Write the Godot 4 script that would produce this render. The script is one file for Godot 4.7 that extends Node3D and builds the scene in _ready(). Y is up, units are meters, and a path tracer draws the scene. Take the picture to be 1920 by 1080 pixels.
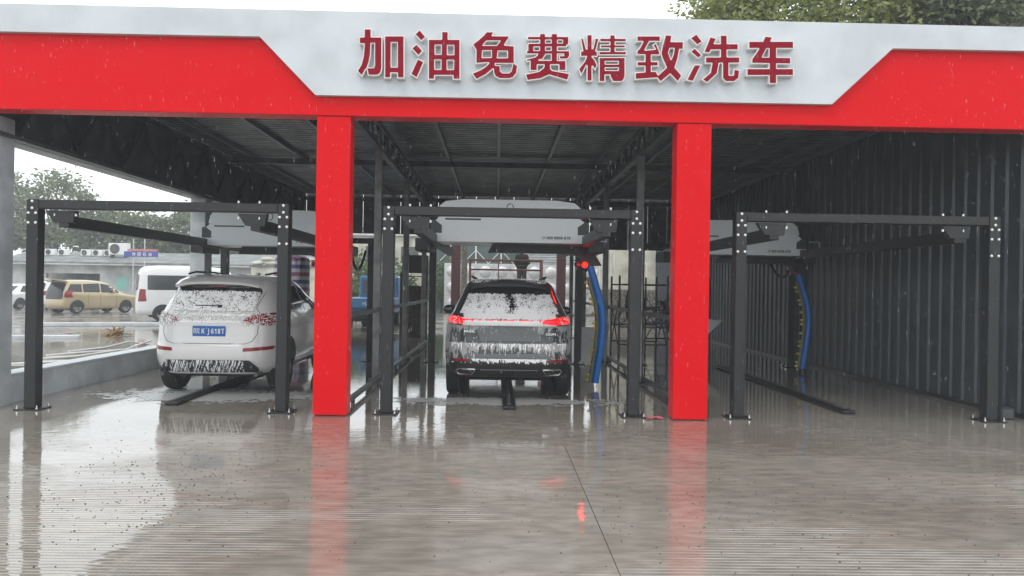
extends Node3D

var M := {}
var taken := {}
var rng := RandomNumberGenerator.new()
var noise := FastNoiseLite.new()

# ---------------------------------------------------------------- materials
func lin(r: float, g: float, b: float) -> Color:
	return Color(r, g, b).linear_to_srgb()

func mat(key: String, c: Color, rough := 0.6, metal := 0.0) -> StandardMaterial3D:
	var m = StandardMaterial3D.new()
	m.resource_name = key
	m.albedo_color = c
	m.roughness = rough
	m.metallic = metal
	M[key] = m
	return m

func noise_image(size: int, freq: float, seed_: int, octaves := 5) -> Image:
	var n = FastNoiseLite.new()
	n.seed = seed_
	n.frequency = freq
	n.fractal_octaves = octaves
	return n.get_seamless_image(size, size)

# a grey noise picture remapped so that it runs from lo to hi (as sRGB-free values)
func noise_tex(size: int, freq: float, seed_: int, lo: Color, hi: Color, octaves := 5) -> ImageTexture:
	var src = noise_image(size, freq, seed_, octaves)
	src.convert(Image.FORMAT_L8)
	var d = src.get_data()
	var out = PackedByteArray()
	out.resize(d.size() * 3)
	for i in d.size():
		var t: float = d[i] / 255.0
		t = clampf((t - 0.2) / 0.6, 0.0, 1.0)
		var c = lo.lerp(hi, t)
		out[i * 3] = int(c.r * 255.0)
		out[i * 3 + 1] = int(c.g * 255.0)
		out[i * 3 + 2] = int(c.b * 255.0)
	return ImageTexture.create_from_image(Image.create_from_data(size, size, false, Image.FORMAT_RGB8, out))

func mottle(m: StandardMaterial3D, scale: float, seed_: int, lo: float, freq := 0.012) -> void:
	m.albedo_texture = noise_tex(256, freq, seed_, Color(lo, lo, lo), Color(1, 1, 1))
	m.uv1_triplanar = true
	m.uv1_world_triplanar = true
	m.uv1_scale = Vector3(scale, scale, scale)

# ---------------------------------------------------------------- nodes
func numbered(called: String) -> String:
	if not taken.has(called):
		taken[called] = 0
		return called
	taken[called] += 1
	return "%s_%03d" % [called, taken[called]]

func tag(o: Node, label: String, category: String, group := "") -> Node:
	o.set_meta("label", label)
	o.set_meta("category", category)
	if group != "":
		o.set_meta("group", group)
	return o

func thing(called: String, label: String, category: String, at := Vector3.ZERO, turn := 0.0, group := "") -> Node3D:
	var o = Node3D.new()
	o.name = numbered(called)
	add_child(o)
	o.position = at
	o.rotation.y = turn
	tag(o, label, category, group)
	return o

func mb() -> SurfaceTool:
	var st = SurfaceTool.new()
	st.begin(Mesh.PRIMITIVE_TRIANGLES)
	return st

func part(called: String, st, m: Material, parent: Node = null) -> MeshInstance3D:
	var o = MeshInstance3D.new()
	o.mesh = st if st is Mesh else st.commit()
	o.material_override = m
	if parent == null:
		o.name = numbered(called)
		add_child(o)
	else:
		o.name = called
		parent.add_child(o, true)
	return o

func structure(called: String, st, m: Material) -> MeshInstance3D:
	var o = part(called, st, m)
	o.set_meta("kind", "structure")
	return o

# ---------------------------------------------------------------- shapes
func tri_o(st: SurfaceTool, a: Vector3, b: Vector3, c: Vector3, out: Vector3) -> void:
	var n = (b - a).cross(c - a)
	if n.dot(out) < 0.0:
		var t = b
		b = c
		c = t
		n = -n
	n = n.normalized()
	for v in [a, c, b]:
		st.set_normal(n)
		st.add_vertex(v)

func quad_o(st: SurfaceTool, a: Vector3, b: Vector3, c: Vector3, d: Vector3, out: Vector3) -> void:
	tri_o(st, a, b, c, out)
	tri_o(st, a, c, d, out)

func box(st: SurfaceTool, c: Vector3, s: Vector3, bev := 0.0, b := Basis()) -> void:
	var h = s * 0.5
	var e: float = minf(bev, minf(h.x, minf(h.y, h.z)) * 0.8)
	var corner = func(axis: int, sg: Vector3) -> Vector3:
		var v = Vector3.ZERO
		for i in 3:
			v[i] = sg[i] * (h[i] if i == axis else h[i] - e)
		return c + b * v
	for i in 3:
		var j = (i + 1) % 3
		var k = (i + 2) % 3
		for s1 in [-1.0, 1.0]:
			var vs = []
			for p in [[-1.0, -1.0], [1.0, -1.0], [1.0, 1.0], [-1.0, 1.0]]:
				var sg = Vector3.ZERO
				sg[i] = s1
				sg[j] = p[0]
				sg[k] = p[1]
				vs.append(corner.call(i, sg))
			var o = Vector3.ZERO
			o[i] = s1
			quad_o(st, vs[0], vs[1], vs[2], vs[3], b * o)
		if e > 0.0:
			for sj in [-1.0, 1.0]:
				for sk in [-1.0, 1.0]:
					var lo = Vector3.ZERO
					lo[i] = -1.0
					lo[j] = sj
					lo[k] = sk
					var hi = lo
					hi[i] = 1.0
					var o2 = Vector3.ZERO
					o2[j] = sj
					o2[k] = sk
					quad_o(st, corner.call(j, lo), corner.call(j, hi), corner.call(k, hi), corner.call(k, lo), b * o2)
	if e > 0.0:
		for sx in [-1.0, 1.0]:
			for sy in [-1.0, 1.0]:
				for sz in [-1.0, 1.0]:
					var sg = Vector3(sx, sy, sz)
					tri_o(st, corner.call(0, sg), corner.call(1, sg), corner.call(2, sg), b * sg)

func span(st: SurfaceTool, lo: Vector3, hi: Vector3, bev := 0.0) -> void:
	box(st, (lo + hi) * 0.5, (hi - lo).abs(), bev)

func bar(st: SurfaceTool, a: Vector3, b: Vector3, w: float, h: float, bev := 0.0) -> void:
	var z = (b - a).normalized()
	var up = Vector3.UP if absf(z.y) < 0.95 else Vector3.RIGHT
	var x = up.cross(z).normalized()
	box(st, (a + b) * 0.5, Vector3(w, h, a.distance_to(b)), bev, Basis(x, z.cross(x), z))

func tube(st: SurfaceTool, pts: Array, radii, sides := 8, caps := true, squash := 1.0) -> void:
	var n = pts.size()
	var up = Vector3.UP
	var first: Vector3 = (pts[1] - pts[0]).normalized()
	if absf(first.y) > 0.9:
		up = Vector3.FORWARD
	var rings = []
	for i in n:
		var t: Vector3 = (pts[mini(i + 1, n - 1)] - pts[maxi(i - 1, 0)]).normalized()
		var x = up.cross(t).normalized()
		var y = t.cross(x).normalized()
		up = y
		var r: float = radii if radii is float else radii[i]
		var ring = []
		for k in sides:
			var a = TAU * k / sides
			var d = x * cos(a) + y * sin(a) * squash
			ring.append([pts[i] + d * r, d.normalized()])
		rings.append(ring)
	for i in n - 1:
		for k in sides:
			var k2 = (k + 1) % sides
			for v in [rings[i][k], rings[i + 1][k], rings[i + 1][k2], rings[i][k], rings[i + 1][k2], rings[i][k2]]:
				st.set_normal(v[1])
				st.add_vertex(v[0])
	if caps:
		for k in sides:
			tri_o(st, pts[0], rings[0][k][0], rings[0][(k + 1) % sides][0], -first)
			tri_o(st, pts[n - 1], rings[n - 1][k][0], rings[n - 1][(k + 1) % sides][0], first if n == 2 else (pts[n - 1] - pts[n - 2]))

# profile: points (radius, height) turned about the y axis of xf
func lathe(st: SurfaceTool, prof: Array, sides: int, xf := Transform3D()) -> void:
	var mid = 0.0
	for p in prof:
		mid += p.y / prof.size()
	var vote = 0.0
	for i in prof.size() - 1:
		var e: Vector2 = prof[i + 1] - prof[i]
		vote += Vector2(e.y, -e.x).dot((prof[i] + prof[i + 1]) * 0.5 - Vector2(0, mid))
	for i in prof.size() - 1:
		var p: Vector2 = prof[i]
		var q: Vector2 = prof[i + 1]
		if vote < 0.0:
			p = prof[i + 1]
			q = prof[i]
		var d = (q - p).normalized()
		var nr = Vector2(d.y, -d.x)
		for k in sides:
			var a0 = TAU * k / sides
			var a1 = TAU * (k + 1) / sides
			var d0 = Vector3(cos(a0), 0, sin(a0))
			var d1 = Vector3(cos(a1), 0, sin(a1))
			var vs = [[p, d0], [q, d1], [q, d0], [p, d0], [p, d1], [q, d1]]
			for v in vs:
				st.set_normal((xf.basis * (v[1] * nr.x + Vector3.UP * nr.y)).normalized())
				st.add_vertex(xf * (v[1] * v[0].x + Vector3.UP * v[0].y))

func ball(st: SurfaceTool, c: Vector3, r: Vector3, sides := 14) -> void:
	var rows: int = sides / 2
	for i in rows:
		for k in sides:
			var vs = []
			for o in [[0, 0], [1, 0], [1, 1], [0, 0], [1, 1], [0, 1]]:
				var th: float = PI * (i + o[0]) / rows
				var ph: float = TAU * (k + o[1]) / sides
				var n = Vector3(sin(th) * cos(ph), cos(th), sin(th) * sin(ph))
				st.set_normal((n / r).normalized())
				st.add_vertex(c + n * r)

func ccw(poly: PackedVector2Array) -> PackedVector2Array:
	if Geometry2D.is_polygon_clockwise(poly):
		var r = poly.duplicate()
		r.reverse()
		return r
	return poly

# flat faces of a shape with holes: cut into upright strips so that no hole lies inside a piece
func flat_pieces(outers: Array, holes: Array) -> Array:
	var cuts = [-1e3]
	for h in holes:
		var lo = 1e9
		var hi = -1e9
		for p in h:
			lo = minf(lo, p.x)
			hi = maxf(hi, p.x)
		cuts.append((lo + hi) * 0.5)
	cuts.append(1e3)
	cuts.sort()
	var pieces = []
	for i in cuts.size() - 1:
		if cuts[i + 1] - cuts[i] < 1e-5:
			continue
		var strip = PackedVector2Array([Vector2(cuts[i], -1e3), Vector2(cuts[i + 1], -1e3), Vector2(cuts[i + 1], 1e3), Vector2(cuts[i], 1e3)])
		for o in outers:
			var now = Geometry2D.intersect_polygons(o, strip)
			for h in holes:
				var next = []
				for p in now:
					next.append_array(Geometry2D.clip_polygons(p, h))
				now = next
			pieces.append_array(now)
	return pieces

# upright plate: outline in x and y, between z0 (back) and z1 (front)
func prism(st: SurfaceTool, outers: Array, holes: Array, z0: float, z1: float, xf := Transform3D(), back := true) -> void:
	for piece in flat_pieces(outers, holes):
		var t = Geometry2D.triangulate_polygon(piece)
		for i in range(0, t.size(), 3):
			var a: Vector2 = piece[t[i]]
			var b: Vector2 = piece[t[i + 1]]
			var c: Vector2 = piece[t[i + 2]]
			tri_o(st, xf * Vector3(a.x, a.y, z1), xf * Vector3(b.x, b.y, z1), xf * Vector3(c.x, c.y, z1), xf.basis * Vector3(0, 0, 1))
			if back:
				tri_o(st, xf * Vector3(a.x, a.y, z0), xf * Vector3(b.x, b.y, z0), xf * Vector3(c.x, c.y, z0), xf.basis * Vector3(0, 0, -1))
	for pass_ in [[outers, 1.0], [holes, -1.0]]:
		for poly in pass_[0]:
			var p = ccw(poly)
			for i in p.size():
				var a: Vector2 = p[i]
				var b: Vector2 = p[(i + 1) % p.size()]
				var o = Vector3(b.y - a.y, a.x - b.x, 0) * pass_[1]
				quad_o(st, xf * Vector3(a.x, a.y, z0), xf * Vector3(b.x, b.y, z0), xf * Vector3(b.x, b.y, z1), xf * Vector3(a.x, a.y, z1), xf.basis * o)

func poly2(a: Array, k := 1.0) -> PackedVector2Array:
	var p = PackedVector2Array()
	for i in range(0, a.size(), 2):
		p.append(Vector2(a[i], a[i + 1]) * k)
	return p

# strokes joined into outlines and holes
func joined(strokes: Array) -> Array:
	var outs = []
	var holes = []
	for s in strokes:
		var now = ccw(s)
		var keep = []
		var cut = []
		for h in holes:
			cut.append_array(Geometry2D.clip_polygons(ccw(h), now))
		holes = cut
		for o in outs:
			var got = Geometry2D.merge_polygons(o, now)
			var big = []
			var hs = []
			for g in got:
				if Geometry2D.is_polygon_clockwise(g):
					hs.append(g)
				else:
					big.append(g)
			if big.size() == 1:
				now = big[0]
				holes.append_array(hs)
			else:
				keep.append(o)
		keep.append(now)
		outs = keep
	return [outs, holes]

func sheet(f: Callable, nu: int, nv: int, flip := false) -> SurfaceTool:
	var st = mb()
	for i in nu + 1:
		for j in nv + 1:
			st.add_vertex(f.call(float(i) / nu, float(j) / nv))
	for i in nu:
		for j in nv:
			var a = i * (nv + 1) + j
			var ids = [a, a + 1, a + nv + 2, a, a + nv + 2, a + nv + 1]
			if flip:
				ids.reverse()
			for k in ids:
				st.add_index(k)
	st.generate_normals()
	return st

func letters(text: String, size: float, depth: float, bold := false) -> TextMesh:
	var t = TextMesh.new()
	var f = SystemFont.new()
	f.font_names = PackedStringArray(["Droid Sans"])
	f.font_weight = 700 if bold else 400
	t.font = f
	t.text = text
	t.font_size = 32
	t.pixel_size = size / 32.0
	t.depth = depth
	return t
const SIGN_STROKES = [
	[[[-1637,4671,-1543,4673,-1542,4576,-1414,4579,-1408,4209,-1421,4146,-1455,4113,-1504,4107,-1580,4108,-1596,4184,-1605,4177,-1649,4093,-1713,4158,-1665,4245,-1643,4343,-1634,4483,-1693,4482,-1694,4572,-1636,4574], [-1393,4593,-1150,4599,-1142,4085,-1232,4083,-1233,4143,-1303,4142,-1302,4082,-1385,4080]], [[-1544,4492,-1510,4493,-1505,4228,-1515,4207,-1586,4205,-1562,4276,-1549,4359], [-1304,4507,-1239,4509,-1234,4221,-1300,4220]]],
	[[[-970,4679,-888,4584,-951,4529,-1035,4615], [-1002,4508,-922,4415,-982,4351,-1071,4447], [-993,4330,-906,4290,-991,4086,-1076,4133], [-712,4660,-624,4662,-623,4569,-481,4572,-473,4083,-568,4081,-568,4127,-778,4123,-777,4077,-863,4075,-871,4563,-711,4567]], [[-779,4488,-714,4490,-712,4385,-778,4384], [-633,4489,-563,4490,-561,4384,-631,4383], [-781,4310,-714,4311,-712,4205,-779,4204], [-633,4310,-563,4312,-561,4206,-631,4204]]],
	[[[-175,4670,-70,4672,-97,4623,105,4627,106,4599,54,4514,170,4507,174,4293,216,4266,203,4175,162,4118,114,4103,-5,4100,-62,4127,-86,4182,-87,4217,-167,4146,-284,4083,-346,4163,-251,4207,-182,4250,-144,4290,-297,4278,-300,4443,-343,4512,-271,4570,-216,4620]], [[-166,4551,-12,4555,-47,4508,-207,4504], [-210,4434,-113,4436,-111,4361,-215,4358], [-25,4433,80,4435,82,4361,-33,4358], [-57,4284,146,4288,129,4201,105,4181,29,4179,7,4198,2,4268,-54,4267]]],
	[[[315,4625,823,4636,823,4585,316,4573], [739,4607,823,4608,824,4524,740,4523], [324,4544,800,4555,801,4501,324,4491], [321,4527,404,4529,405,4424,323,4422], [307,4454,837,4466,837,4415,308,4404], [756,4439,837,4441,838,4392,810,4353,705,4351,697,4403,756,4404], [462,4663,542,4665,546,4406,509,4347,320,4314,297,4347,417,4382,465,4432], [602,4666,686,4668,691,4332,607,4331], [351,4337,794,4347,796,4216,700,4214,699,4284,450,4278,451,4208,353,4206], [524,4301,609,4303,610,4240,630,4223,844,4189,814,4096,589,4158,492,4111,324,4085,295,4170,462,4208,517,4252]], []],
	[[[955,4613,995,4622,1033,4495,1041,4454,987,4453,977,4494], [1134,4625,1186,4619,1159,4493,1144,4456,1093,4455,1107,4499], [1031,4662,1104,4664,1113,4096,1040,4094], [957,4464,1169,4469,1170,4395,959,4390], [1038,4410,1042,4292,973,4156,937,4246,1004,4333], [1103,4397,1139,4361,1172,4295,1141,4224,1098,4294], [1307,4666,1381,4667,1385,4425,1311,4423], [1186,4622,1517,4629,1518,4578,1187,4570], [1195,4543,1504,4550,1505,4505,1195,4498], [1178,4464,1520,4472,1521,4421,1179,4413], [1182,4392,1506,4400,1510,4170,1496,4126,1467,4096,1356,4094,1316,4163,1318,4175,1267,4174,1268,4092,1187,4090]], [[1264,4338,1416,4342,1416,4315,1265,4312], [1265,4262,1417,4265,1418,4239,1266,4236]]],
	[[[1635,4661,1927,4668,1928,4591,1636,4585], [1710,4594,1798,4596,1744,4492,1859,4505,1826,4551,1872,4583,1926,4459,1922,4427,1639,4426,1635,4475,1667,4509], [1735,4433,1823,4435,1827,4163,1739,4161], [1640,4353,1906,4358,1907,4294,1641,4288], [1620,4217,1878,4243,1921,4165,1921,4153,1621,4126], [1982,4684,2070,4676,2057,4602,2209,4605,2206,4502,2162,4501,2142,4390,2111,4286,2197,4193,2146,4103,2049,4200,1932,4099,1876,4171,1995,4284,1942,4400,1926,4452,1944,4548]], [[2043,4513,2088,4514,2079,4448,2056,4385,2028,4461]]],
	[[[2358,4704,2442,4603,2368,4557,2278,4644], [2339,4534,2437,4441,2386,4396,2281,4482], [2335,4328,2431,4330,2331,4115,2242,4135], [2522,4671,2611,4651,2525,4465,2444,4471], [2643,4693,2736,4695,2741,4411,2648,4409], [2508,4587,2872,4595,2873,4510,2510,4501], [2467,4427,2893,4436,2895,4351,2468,4341], [2549,4355,2646,4357,2625,4224,2501,4104,2427,4146,2529,4237], [2675,4358,2764,4360,2767,4212,2811,4213,2817,4287,2896,4274,2886,4171,2827,4125,2723,4123,2678,4166]], []],
	[[[2990,4627,3544,4640,3546,4542,2991,4530], [3189,4694,3296,4684,3167,4439,3513,4443,3514,4354,3031,4351,3030,4410,3139,4575], [2973,4298,3549,4311,3551,4215,2974,4202], [3239,4544,3340,4547,3347,4114,3246,4112]], []],
]

# ---------------------------------------------------------------- scene
func _ready() -> void:
	rng.seed = 20240611
	noise.seed = 5
	noise.frequency = 1.0
	noise.fractal_octaves = 3
	var cam = Camera3D.new()
	cam.name = "camera"
	cam.position = Vector3(0, 1.6, 9.1)
	cam.rotation_degrees = Vector3(-0.014, -1.16, 0.919)
	cam.fov = 41.65
	cam.near = 0.05
	cam.far = 600.0
	add_child(cam)
	cam.current = true
	var we = WorldEnvironment.new()
	we.name = "environment"
	var env = Environment.new()
	env.background_mode = Environment.BG_SKY
	var skym = ProceduralSkyMaterial.new()
	skym.sky_top_color = Color(0.93, 0.95, 0.97)
	skym.sky_horizon_color = Color(0.90, 0.92, 0.93)
	skym.sky_curve = 0.3
	skym.sky_energy_multiplier = 1.25
	skym.ground_bottom_color = Color(0.35, 0.35, 0.34)
	skym.ground_horizon_color = Color(0.90, 0.92, 0.93)
	skym.ground_curve = 0.02
	var sky = Sky.new()
	sky.sky_material = skym
	env.sky = sky
	env.tonemap_mode = Environment.TONE_MAPPER_LINEAR
	env.tonemap_exposure = 1.35
	env.ambient_light_source = Environment.AMBIENT_SOURCE_SKY
	env.sdfgi_enabled = true
	env.ssao_enabled = true
	env.ssil_enabled = true
	env.fog_enabled = true
	env.fog_density = 0.003
	env.fog_light_color = Color(0.92, 0.94, 0.95)
	we.environment = env
	add_child(we)
	var sun = DirectionalLight3D.new()
	sun.name = "sun"
	sun.light_energy = 0.3
	sun.light_angular_distance = 30.0
	sun.light_color = Color(1.0, 0.985, 0.96)
	sun.shadow_enabled = true
	sun.rotation_degrees = Vector3(-58, -25, 0)
	add_child(sun)

	make_materials()
	build_ground()
	build_wash_hall()
	build_background()
	wash_machine(-4.2, -4.9, 3.08, "over the white SUV")
	wash_machine(0.19, -2.6, 3.10, "over the dark SUV")
	wash_machine(4.68, -5.3, 3.23, "in the empty bay")
	white_suv()
	dark_suv()
	build_yard()
	build_grit()
	build_rain()

func make_materials() -> void:
	var m = mat("red panel", lin(0.70, 0.006, 0.011), 0.25)
	m.metallic_specular = 0.16
	m = mat("white panel", lin(0.60, 0.64, 0.67), 0.35)
	mottle(m, 0.35, 3, 0.94)
	mat("letter side", lin(0.72, 0.70, 0.68), 0.4)
	mat("letter face", lin(0.25, 0.004, 0.018), 0.45)
	M["letter face"].metallic_specular = 0.2
	m = mat("charcoal steel", lin(0.009, 0.0095, 0.011), 0.45)
	m = mat("grey steel", lin(0.10, 0.10, 0.105), 0.42)
	mottle(m, 0.7, 11, 0.75)
	m = mat("post paint", lin(0.30, 0.30, 0.30), 0.45)
	mottle(m, 0.8, 22, 0.8)
	m = mat("roof sheet", lin(0.21, 0.215, 0.22), 0.4, 0.3)
	mottle(m, 0.4, 12, 0.6)
	m = mat("purlin", lin(0.15, 0.155, 0.16), 0.4, 0.3)
	m = mat("dark cladding", lin(0.075, 0.07, 0.07), 0.55)
	mottle(m, 0.5, 13, 0.6)
	m = mat("wall sheet", lin(0.048, 0.058, 0.07), 0.34)
	mottle(m, 0.3, 14, 0.82)
	m = mat("pier paint", lin(0.6, 0.63, 0.66), 0.55)
	mottle(m, 0.5, 15, 0.85)
	m = mat("hood paint", lin(0.77, 0.83, 0.85), 0.3)
	m = mat("hood slot", lin(0.03, 0.04, 0.04), 0.4)
	mat("bolt", lin(0.82, 0.82, 0.80), 0.4)
	mat("blue tube", lin(0.006, 0.16, 0.56), 0.35)
	mat("yellow nozzle", lin(0.6, 0.45, 0.02), 0.4)
	mat("pipe grey green", lin(0.13, 0.14, 0.10), 0.5)
	mat("chrome", lin(0.7, 0.7, 0.7), 0.15, 1.0)
	mat("bulb red", lin(0.2, 0.004, 0.008), 0.2)
	m = mat("bulb lit", lin(0.9, 0.05, 0.03), 0.3)
	m.emission_enabled = true
	m.emission = Color(1.0, 0.10, 0.05)
	m.emission_energy_multiplier = 3.2
	m = mat("car white", lin(0.68, 0.68, 0.67), 0.3)
	m.clearcoat_enabled = true
	m.clearcoat = 1.0
	m.clearcoat_roughness = 0.06
	m = mat("car dark", lin(0.055, 0.06, 0.065), 0.32, 0.4)
	m.clearcoat_enabled = true
	m.clearcoat = 1.0
	m.clearcoat_roughness = 0.06
	m = mat("car grey panel", lin(0.16, 0.17, 0.175), 0.4)
	m = mat("car gold", lin(0.42, 0.33, 0.19), 0.3, 0.3)
	m.clearcoat_enabled = true
	m.clearcoat = 1.0
	m.clearcoat_roughness = 0.06
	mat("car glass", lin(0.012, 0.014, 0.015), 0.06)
	mat("van glass", lin(0.05, 0.055, 0.06), 0.12)
	mat("black plastic", lin(0.018, 0.018, 0.019), 0.5)
	mat("tyre", lin(0.014, 0.014, 0.014), 0.75)
	mat("rim", lin(0.35, 0.35, 0.35), 0.3, 0.8)
	mat("lamp red", lin(0.24, 0.008, 0.015), 0.12)
	m = mat("lamp lit", lin(0.6, 0.01, 0.02), 0.2)
	m.emission_enabled = true
	m.emission = Color(1.0, 0.05, 0.08)
	m.emission_energy_multiplier = 0.75
	m = mat("foam", lin(0.86, 0.87, 0.87), 0.8)
	m = mat("foam film", lin(0.82, 0.84, 0.84), 0.5)
	m.transparency = BaseMaterial3D.TRANSPARENCY_ALPHA
	m.albedo_color.a = 0.42
	mat("plate blue", lin(0.012, 0.11, 0.42), 0.35)
	mat("white paint", lin(0.75, 0.75, 0.74), 0.5)
	m = mat("plaster white", lin(0.62, 0.63, 0.61), 0.85)
	mottle(m, 0.2, 16, 0.8)
	m = mat("cream wall", lin(0.62, 0.60, 0.50), 0.85)
	mottle(m, 0.25, 17, 0.8)
	m = mat("stone", lin(0.22, 0.20, 0.17), 0.9)
	mottle(m, 0.9, 18, 0.5, 0.03)
	m = mat("grey tile", lin(0.26, 0.27, 0.27), 0.75)
	mottle(m, 0.3, 19, 0.75)
	mat("painted hood shade", lin(0.05, 0.05, 0.035), 0.8)  # near-black tone standing in for the dark interior of the cabinet hood
	m = mat("tank steel", lin(0.60, 0.60, 0.60), 0.42, 0.5)
	m = mat("maroon", lin(0.10, 0.016, 0.022), 0.55)
	mottle(m, 1.2, 20, 0.55, 0.03)
	m = mat("rusty brown", lin(0.085, 0.045, 0.032), 0.7)
	mottle(m, 1.0, 21, 0.5, 0.03)
	mat("railing", lin(0.14, 0.05, 0.035), 0.6)
	mat("cloth dark", lin(0.016, 0.017, 0.016), 0.9)
	mat("cloth brown", lin(0.055, 0.045, 0.036), 0.9)
	mat("skin", lin(0.42, 0.24, 0.16), 0.6)
	mat("hair", lin(0.012, 0.01, 0.009), 0.6)
	mat("truck blue", lin(0.02, 0.10, 0.22), 0.4)
	mat("sign blue", lin(0.07, 0.08, 0.34), 0.5)
	mat("sign pink", lin(0.5, 0.2, 0.2), 0.6)
	mat("teal", lin(0.25, 0.52, 0.46), 0.6)
	mat("board white", lin(0.80, 0.80, 0.78), 0.6)
	mat("board green", lin(0.28, 0.34, 0.28), 0.6)
	mat("grit", lin(0.06, 0.055, 0.05), 0.6)
	mat("wood", lin(0.3, 0.19, 0.09), 0.8)
	mat("bark", lin(0.06, 0.05, 0.04), 0.9)
	m = mat("rubber black", lin(0.012, 0.012, 0.012), 0.6)
	for e in [["leaf green", 0.27, 0.29, 0.10], ["leaf grey", 0.19, 0.21, 0.13], ["leaf bush", 0.09, 0.15, 0.035]]:
		m = mat(e[0], lin(e[1], e[2], e[3]), 0.55)
		m.vertex_color_use_as_albedo = true
		m.backlight_enabled = true
		m.backlight = lin(0.5, 0.55, 0.25)
	m = mat("drop", Color(0.95, 0.97, 1.0), 0.02)
	m.transparency = BaseMaterial3D.TRANSPARENCY_ALPHA
	m.albedo_color.a = 0.09

# ---------------------------------------------------------------- ground
func wet(key: String, c: Color, seed_: int, rlo: float, rhi: float, lo: float) -> StandardMaterial3D:
	var m = mat(key, c, 1.0)
	m.albedo_texture = noise_tex(1024, 0.03, seed_, Color(lo, lo, lo), Color(1, 1, 1), 7)
	m.detail_enabled = true
	m.detail_blend_mode = BaseMaterial3D.BLEND_MODE_MUL
	m.detail_uv_layer = BaseMaterial3D.DETAIL_UV_2
	m.detail_albedo = noise_tex(512, 0.012, seed_ + 1, Color(0.88, 0.87, 0.86), Color(1, 1, 1), 6)
	m.roughness_texture = noise_tex(512, 0.008, seed_ + 2, Color(rlo, rlo, rlo), Color(rhi, rhi, rhi), 4)
	m.roughness_texture_channel = BaseMaterial3D.TEXTURE_CHANNEL_GRAYSCALE
	var b = noise_image(512, 0.09, seed_ + 3, 3)
	b.convert(Image.FORMAT_RGBA8)
	b.bump_map_to_normal_map(1.0)
	m.normal_enabled = true
	m.normal_texture = ImageTexture.create_from_image(b)
	m.normal_scale = 0.05
	m.metallic_specular = 0.62
	return m

func floor_mesh(x0: float, x1: float, nx: int, zs: Array, height: Callable, drop := 0.05) -> SurfaceTool:
	var st = mb()
	var nz = zs.size()
	for j in nz:
		for i in nx + 1:
			var x = lerpf(x0, x1, float(i) / nx)
			var z: float = zs[j]
			st.set_uv(Vector2(x / 11.0, z / 4.0))
			st.set_uv2(Vector2(x / 29.0, (z - 0.1 * x) / 13.0))
			st.add_vertex(Vector3(x, height.call(x, z), z))
	for j in nz - 1:
		for i in nx:
			var a = j * (nx + 1) + i
			for k in [a, a + nx + 2, a + 1, a, a + nx + 1, a + nx + 2] if zs[1] < zs[0] else [a, a + 1, a + nx + 2, a, a + nx + 2, a + nx + 1]:
				st.add_index(k)
	# upright edges of the slab
	for side in [0, nx]:
		var base = nz * (nx + 1) + (0 if side == 0 else 2 * nz)
		st.set_smooth_group(1)
		for low in 2 * nz:
			var j = low % nz
			var x = x0 if side == 0 else x1
			st.set_uv(Vector2(x, zs[j]) / 6.0)
			st.set_uv2(Vector2(x, zs[j]) / 17.0)
			st.add_vertex(Vector3(x, -drop if low >= nz else height.call(x, zs[j]), zs[j]))
		for j in nz - 1:
			var a: int = base + j
			for k in [a, a + 1, a + nz, a + 1, a + nz + 1, a + nz]:
				st.add_index(k)
	st.generate_normals()
	st.generate_tangents()
	return st

func build_ground() -> void:
	wet("wet concrete", lin(0.315, 0.288, 0.248), 31, 0.03, 0.08, 0.86)
	wet("wet yard", lin(0.30, 0.275, 0.245), 41, 0.05, 0.3, 0.75)
	var far = []
	for k in 41:
		far.append(lerpf(60.0, -220.0, k / 40.0))
	structure("ground", floor_mesh(-200, 200, 60, far, func(_x, _z): return -0.045), M["wet yard"])
	# forecourt and bay floor: two cast slabs with an open joint between them, broom grooves across the forecourt
	var zs = []
	var z = 13.0
	while z > 6.2:
		zs.append(z)
		z -= 0.2
	while z > 0.9:
		var p = 0.046
		for f in [0.0, 0.30, 0.33, 0.42, 0.56, 0.65, 0.68]:
			zs.append(z - p * f)
		z -= p
	while z > -16.5:
		zs.append(z)
		z -= 0.2
	var index = {}
	var row = 0
	z = 6.2
	for v in zs:
		index[v] = 0.0
	var start = -1
	for k in zs.size():
		if zs[k] <= 6.2 and zs[k] > 0.9 and start < 0:
			start = k
		if start >= 0 and zs[k] > 0.9:
			var f = (k - start) % 7
			index[zs[k]] = 1.0 if f == 3 or f == 4 else 0.0
	var height = func(x: float, zz: float) -> float:
		var y = 0.0007 * noise.get_noise_2d(x * 0.9, zz * 0.9)
		if index[zz] > 0.0:
			var worn = clampf(0.62 + 1.5 * noise.get_noise_2d(x * 0.28 + 40.0, zz * 0.55), 0.0, 1.0)
			worn *= 0.45 + 0.55 * clampf(0.8 + noise.get_noise_2d(x * 0.15, roundf(zz / 0.046) * 7.31), 0.0, 1.0)
			y -= 0.0036 * worn * smoothstep(0.9, 2.4, zz)
		return y
	var front = []
	var inner = []
	for v in zs:
		if v > 1.38:
			front.append(v)
		else:
			inner.append(v)
	inner.push_front(front[front.size() - 1])
	structure("forecourt_slab", floor_mesh(-13.0, 0.7155, 56, front, height), M["wet concrete"])
	structure("forecourt_slab", floor_mesh(0.7205, 14.0, 54, front, height), M["wet concrete"])
	structure("bay_floor", floor_mesh(-13.0, 14.0, 110, inner, height), M["wet concrete"])

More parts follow.
